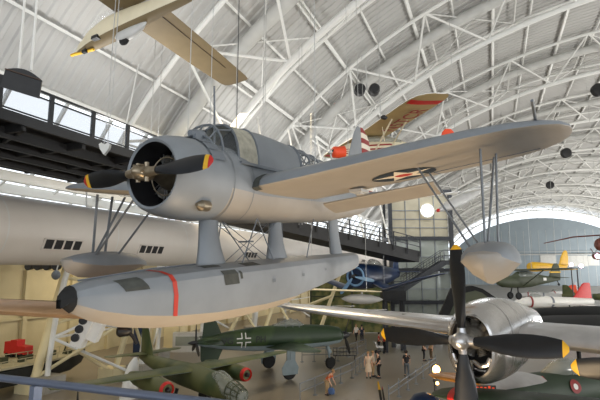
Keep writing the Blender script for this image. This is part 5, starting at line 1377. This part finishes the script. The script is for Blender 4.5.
def person(px, py, lb, shirt, legs, hair, heading, h=1.72, pose='stand', skirt=False, group=None, loc=None):
    p = loc or floor_at(px, py); t = thing('person', lb, 'person', (p.x, p.y, 0), heading, group); k = h/1.72
    st = .10 if pose == 'walk' else .0
    bend = .32 if pose == 'bend' else 0
    V = lambda x, y, z: Vector((x*k, y*k, z*k))
    c = bend
    J = {'pelvis': (V(0, 0, .93), .13*k, .10*k), 'waist': (V(.02+c*.3, 0, 1.08-c*.05), .12*k, .09*k), 'chest': (V(.02+c*.9, 0, 1.30-c*.25), .15*k, .10*k), 'neck': (V(.03+c*1.2, 0, 1.47-c*.35), .05*k, .05*k), 'jaw': (V(.05+c*1.35, 0, 1.56-c*.4), .07*k, .075*k), 'head': (V(.045+c*1.45, 0, 1.64-c*.42), .085*k, .095*k), 'nose': (V(.145+c*1.5, 0, 1.60-c*.45), .016*k, .016*k)}
    E = [('pelvis', 'waist'), ('waist', 'chest'), ('chest', 'neck'), ('neck', 'jaw'), ('jaw', 'head'), ('head', 'nose')]
    for s, n in ((1, 'l'), (-1, 'r')):
        f = st*s; af = -st*s*.8
        J['sh'+n] = (V(c*.9, s*.18, 1.40-c*.3), .06*k, .06*k); J['el'+n] = (V(c*.9+.0+af, s*.24, 1.13-c*.3), .043*k, .043*k)
        fw = .16 if pose in ('hold', 'bend') else .05
        J['wr'+n] = (V(c*.9+fw+af*1.5, s*(.2 if pose == 'hold' else .25), (.98 if pose == 'hold' else .90)-c*.35), .028*k, .03*k); J['palm'+n] = (V(c*.9+fw+.03+af*1.6, s*(.17 if pose == 'hold' else .25), (.93 if pose == 'hold' else .82)-c*.35), .022*k, .04*k)
        E += [('chest', 'sh'+n), ('sh'+n, 'el'+n), ('el'+n, 'wr'+n), ('wr'+n, 'palm'+n)]
        for q in range(4):
            J['f%d%s' % (q, n)] = (J['palm'+n][0]+V(.012+.016*(q-1.5), -.006*s, -.085+.006*abs(q-1)), .008*k, .008*k); E.append(('palm'+n, 'f%d%s' % (q, n)))
        J['th'+n] = (J['palm'+n][0]+V(.05, -.02*s, -.03), .009*k, .009*k); E.append(('palm'+n, 'th'+n))
        J['hip'+n] = (V(0, s*.09, .86), .085*k, .085*k); J['kn'+n] = (V(.03+f, s*.10, .48), .058*k, .055*k); J['an'+n] = (V(-.01+f*1.7, s*.105, .09), .038*k, .04*k); J['toe'+n] = (V(.15+f*1.7, s*.12, .035), .03*k, .04*k)
        E += [('pelvis', 'hip'+n), ('hip'+n, 'kn'+n), ('kn'+n, 'an'+n), ('an'+n, 'toe'+n)]
    skin_part('body', J, E, 'skin', t)
    gx = lambda n, g: (J[n][0], J[n][1]+g*k, J[n][2]+g*k)
    T = {'waist': gx('waist', .022), 'pelvis': (V(0, 0, .90), .155*k, .125*k), 'chest': gx('chest', .02), 'nk': (J['chest'][0].lerp(J['neck'][0], .6), .08*k, .075*k)}
    TE = [('waist', 'pelvis'), ('waist', 'chest'), ('chest', 'nk')]
    for n in 'lr':
        T['sh'+n] = gx('sh'+n, .018); T['ue'+n] = (J['sh'+n][0].lerp(J['el'+n][0], .8), .06*k, .06*k); TE += [('chest', 'sh'+n), ('sh'+n, 'ue'+n)]
    skin_part('shirt', T, TE, shirt, t)
    if skirt:
        mb = MB(); mb.loft([[V(r*math.cos(2*PI*q/16)*.85, r*math.sin(2*PI*q/16), z) for q in range(16)] for z, r in ((.98, .15), (.85, .19), (.5, .24), (.42, .25))]); mb.build('skirt', legs, t)
    else:
        T = {'pelvis': (V(0, 0, .93), .15*k, .12*k)}; TE = []
        for n in 'lr':
            T['hip'+n] = gx('hip'+n, .018); T['kn'+n] = gx('kn'+n, .018); T['an'+n] = (J['an'+n][0]+V(0, 0, .03), .056*k, .056*k); TE += [('pelvis', 'hip'+n), ('hip'+n, 'kn'+n), ('kn'+n, 'an'+n)]
        skin_part('trousers', T, TE, legs, t)
    hd = J['head'][0]
    mb = MB(); mb.ball(hd+V(-.025, 0, .03), .112*k, 0, 12, (1, .95, 1.0)); 
    mb.v = [(x, y, zz_) if not (x > hd.x+.05*k and zz_ < hd.z+.05*k) else (hd.x+.045*k, y*.9, zz_) for x, y, zz_ in mb.v]; mb.build('hair', hair, t)
    for n in 'lr':
        q = J['toe'+n][0]; a_ = J['an'+n][0]; mb = MB(); mb.loft([[Vector((a_.x-.07*k+u*.30*k, q.y+w_*math.cos(b_)*k, max(.0, hh*k*(.5+.5*math.sin(b_))))) for b_ in [2*PI*z_/10 for z_ in range(10)]] for u, w_, hh in ((0, .03, .07), (.15, .045, .11), (.5, .05, .10), (.85, .05, .06), (1, .025, .04))]); mb.build('shoe', 'soft_black', t)
    return t, J, k
pm('cloth_beige', (206, 184, 158)); pm('cloth_cream', (214, 200, 176)); pm('cloth_black', (24, 24, 28)); pm('cloth_navy', (36, 42, 58)); pm('cloth_grey', (84, 90, 96)); pm('cloth_red', (176, 54, 44)); pm('cloth_orange', (206, 104, 58)); pm('cloth_white', (226, 222, 216)); pm('cloth_blue', (70, 96, 140)); pm('hair_dark', (40, 30, 24)); pm('hair_fair', (150, 116, 78)); pm('hair_grey', (160, 156, 150)); pm('cloth_brown', (104, 84, 62)); pm('cloth_tan', (180, 150, 110))
to_cam = head(-.1, -1)
person(368.6, 378, 'person in a beige dress at the left of the standing group of three', 'cloth_beige', 'cloth_beige', 'hair_fair', to_cam, 1.72, 'stand', True)
person(373.0, 376.5, 'person in cream top and trousers in the middle of the group of three', 'cloth_cream', 'cloth_tan', 'hair_fair', head(.8, -.4), 1.7, 'stand')
person(379, 378, 'person all in black at the right of the group of three', 'cloth_black', 'cloth_black', 'hair_dark', head(-.95, -.2), 1.74, 'hold')
person(407, 377, 'person in black shirt and grey trousers walking alone on the aisle', 'cloth_black', 'cloth_grey', 'hair_dark', head(.1, 1), 1.74, 'walk')
person(356.5, 342, 'person in white top near the nose of the cross marked fighter', 'cloth_white', 'cloth_black', 'hair_fair', head(-.7, -.7), 1.72, 'walk')
person(362, 342.5, 'person in dark navy standing beside the one in white', 'cloth_navy', 'cloth_navy', 'hair_dark', head(.2, 1), 1.72, 'stand')
person(379, 351.5, 'person in red top leaning over the white pushchair', 'cloth_red', 'cloth_black', 'hair_dark', head(.9, -.2), 1.65, 'hold')
person(385, 352, 'person in dark red and black right of the white pushchair', 'cloth_red', 'cloth_black', 'hair_dark', head(-.6, -.7), 1.7, 'stand')
person(424, 361, 'person in dark brown jacket at the left of the pair near the floor lamp', 'cloth_brown', 'cloth_black', 'hair_dark', head(.8, -.3), 1.74, 'hold')
person(431.5, 360, 'person in tan jacket at the right of the pair near the floor lamp', 'cloth_tan', 'cloth_brown', 'hair_dark', head(-.8, -.3), 1.7, 'stand')
o_, J_, k_ = person(327, 395, 'person in orange top bending forward on the aisle holding a blue bag', 'cloth_orange', 'cloth_tan', 'hair_fair', head(.8, -.55), 1.6, 'bend')
wp = o_.matrix_basis @ J_['palmr'][0] if False else Matrix.Translation(o_.location) @ Matrix.Rotation(o_.rotation_euler.z, 4, 'Z') @ J_['palmr'][0]
t = thing('bag', 'blue bag held low by the person in orange', 'bag', (wp.x, wp.y, wp.z-.36), head(.8, -.55))
mb = MB(); mb.loft([[Vector((w_*math.cos(a), .12*w_/.2*math.copysign(abs(math.sin(a))**.7, math.sin(a)), z)) for a in [2*PI*q/16 for q in range(16)]] for z, w_ in ((-.14, .15), (-.1, .2), (.1, .21), (.2, .16), (.22, .05))]); mb.build('pouch', 'cloth_blue', t)
mb = MB(); mb.path([(-.1, 0, .18), (-.05, 0, .30), (0, 0, .34), (.05, 0, .30), (.1, 0, .18)], .012, 6); mb.build('handle', 'cloth_navy', t)
# pushchair
p = floor_at(381, 352.5); t = thing('pushchair', 'white topped pushchair between the two people in red', 'pushchair', (p.x, p.y-.4, 0), head(.9, -.2))
mb = MB(); mb.box((0, 0, .55), (.6, .42, .12)); mb.beam((-.3, 0, .55), (-.38, 0, .95), .4, .06); mb.build('seat', 'cloth_white', t)
mb = MB()
for s in (1, -1): mb.tube((-.55, s*.2, 1.0), (.35, s*.2, .12), .02); mb.tube((.1, s*.2, .5), (-.35, s*.2, .12), .02)
mb.tube((-.55, -.2, 1.0), (-.55, .2, 1.0), .02); fr = mb.build('frame', 'frame_grey', t)
for x, y in ((.35, .2), (.35, -.2), (-.35, .2), (-.35, -.2)): mb = MB(); mb.lathe([(-.02, .05), (-.02, .12), (.02, .12), (.02, .05)], 14, 0, 'y', (x, y, .12)); mb.build('wheel', 'rubber', t)

# ================================================================== BARRIERS AND ODDS ON THE FLOOR
def barrier(pts, name, lb, n, m='dull_steel', hts=(.55, 1.0)):
    P = [floor_at(*q) for q in pts]; o = thing(name, lb, 'barrier', P[0], 0)
    iv = lambda v: v-P[0]
    mb = MB()
    for a, b in zip(P, P[1:]):
        for h in hts: mb.tube(iv(a)+Vector((0, 0, h)), iv(b)+Vector((0, 0, h)), .03, n=6)
    mb.build('rail', m, o)
    for a, b in zip(P, P[1:]):
        for k in range(n+1):
            q = iv(a.lerp(b, k/n)); mb = MB(); mb.tube(q, q+Vector((0, 0, 1.02)), .03, n=8); mb.lathe([(0, .16), (.03, .15), (.05, .03)], 12, 0, 'z', q); mb.build('post', m, o)
    return o
barrier([(389, 404), (436, 369)], 'barrier', 'grey metal barrier running diagonally past the person walking alone', 6, 'frame_grey', (.5, .8))
barrier([(300, 402), (352, 378), (366, 366)], 'barrier', 'grey barrier along the aisle beside the person in orange', 4, 'frame_grey')
barrier([(302, 362), (338, 361), (366, 350)], 'barrier', 'thin barrier below the wings of the cross marked fighter', 3, 'frame_grey')
p = floor_at(345, 360); t = thing('info_stand', 'low dark grid barrier panel behind the fighter nose wheel', 'barrier', p, YAW)
mb = MB()
for z in (.35, .65, .95): mb.beam((-.95, 0, z), (.95, 0, z), .05, .07)
for k in range(8): mb.beam((-.95+.27*k, 0, .3), (-.95+.27*k, 0, 1.0), .05, .04)
for x in (-.8, .8): mb.beam((x, 0, 0), (x, 0, .4), .06, .06); mb.beam((x, -.25, .03), (x, .25, .03), .06, .06)
mb.build('grid', 'rail_dark', t)
# white draped bundle near the wall, left
p = at(131, 362, 28.5); t = thing('draped_stand', 'white plastic draped stand between the arch legs left of the green tail fin', 'cover', (p.x, p.y, 0), YAW)
mb = MB(); mb.loft([[Vector((x0+r*math.cos(a)*(1+.12*math.sin(3*a+z)), r*math.sin(a), z)) for a in [2*PI*q/20 for q in range(20)]] for z, r, x0 in ((0, .5, -.1), (.6, .46, -.05), (1.4, .40, .05), (2.0, .26, .18), (2.3, .1, .24))]); mb.build('drape', 'white_paint', t)
# small green machine shapes at the back by the arch feet
for k, (px, py, F, w_, h_, m, lb) in enumerate(((188, 342, 44, 2.6, 1.6, 'pale_grey', 'pale grey display case on the back floor left of the dark tail cross'), (172, 340, 46, 1.4, 2.2, 'cream_steel', 'cream cabinet on the back floor beside the green tail fin'), (139, 335, 42, .9, 3.0, 'blue_paint', 'blue banner stand by the arch legs left of the green tail fin'))):
    p = at(px, py, F); t = thing(('display_case', 'cabinet', 'banner')[k], lb, ('display case', 'cabinet', 'banner')[k], (p.x, p.y, 0), YAW)
    mb = MB(); mb.box((0, 0, h_/2+.1), (w_, (.8, .7, .12)[k], h_)); mb.box((0, 0, .06), (w_*1.1, .9, .12)); mb.build('body', m, t)
    mb = MB(); mb.box((0, -(.41, .36, .07)[k], h_*.6), (w_*.8, .03, h_*.5)); mb.build('front_panel', 'tower_glass' if k == 0 else m, t)
# warm lamps of the floor displays
spot('display_spot', LP1+RV*-.2+FV*-.35, LP1+RV*1.2+Vector((0, 0, -.6)), 900, (1, .60, .24), 120, .1)
spot('bomber_spot', L(3.2, 9.0, -6.5), hub+RV*1.0, BOMB, (1, .72, .42), 80, .4)
area('hall_lamp', L(-2, 28, 10), L(-2, 31, -H), 6, HALL, (1, .82, .55))
area('hall_lamp', L(14, 40, 11), L(10, 42, -H), 6, HALL*.8, (.92, .96, 1))
area('hall_lamp', L(22, 70, 12), L(18, 76, -H), 8, HALL*1.6, (.98, .97, 1))
sc.view_settings.view_transform = 'Standard'; sc.view_settings.look = 'None'; sc.view_settings.gamma = 1; sc.view_settings.exposure = EXPO
try: sc.view_settings.use_curve_mapping = False
except Exception: pass
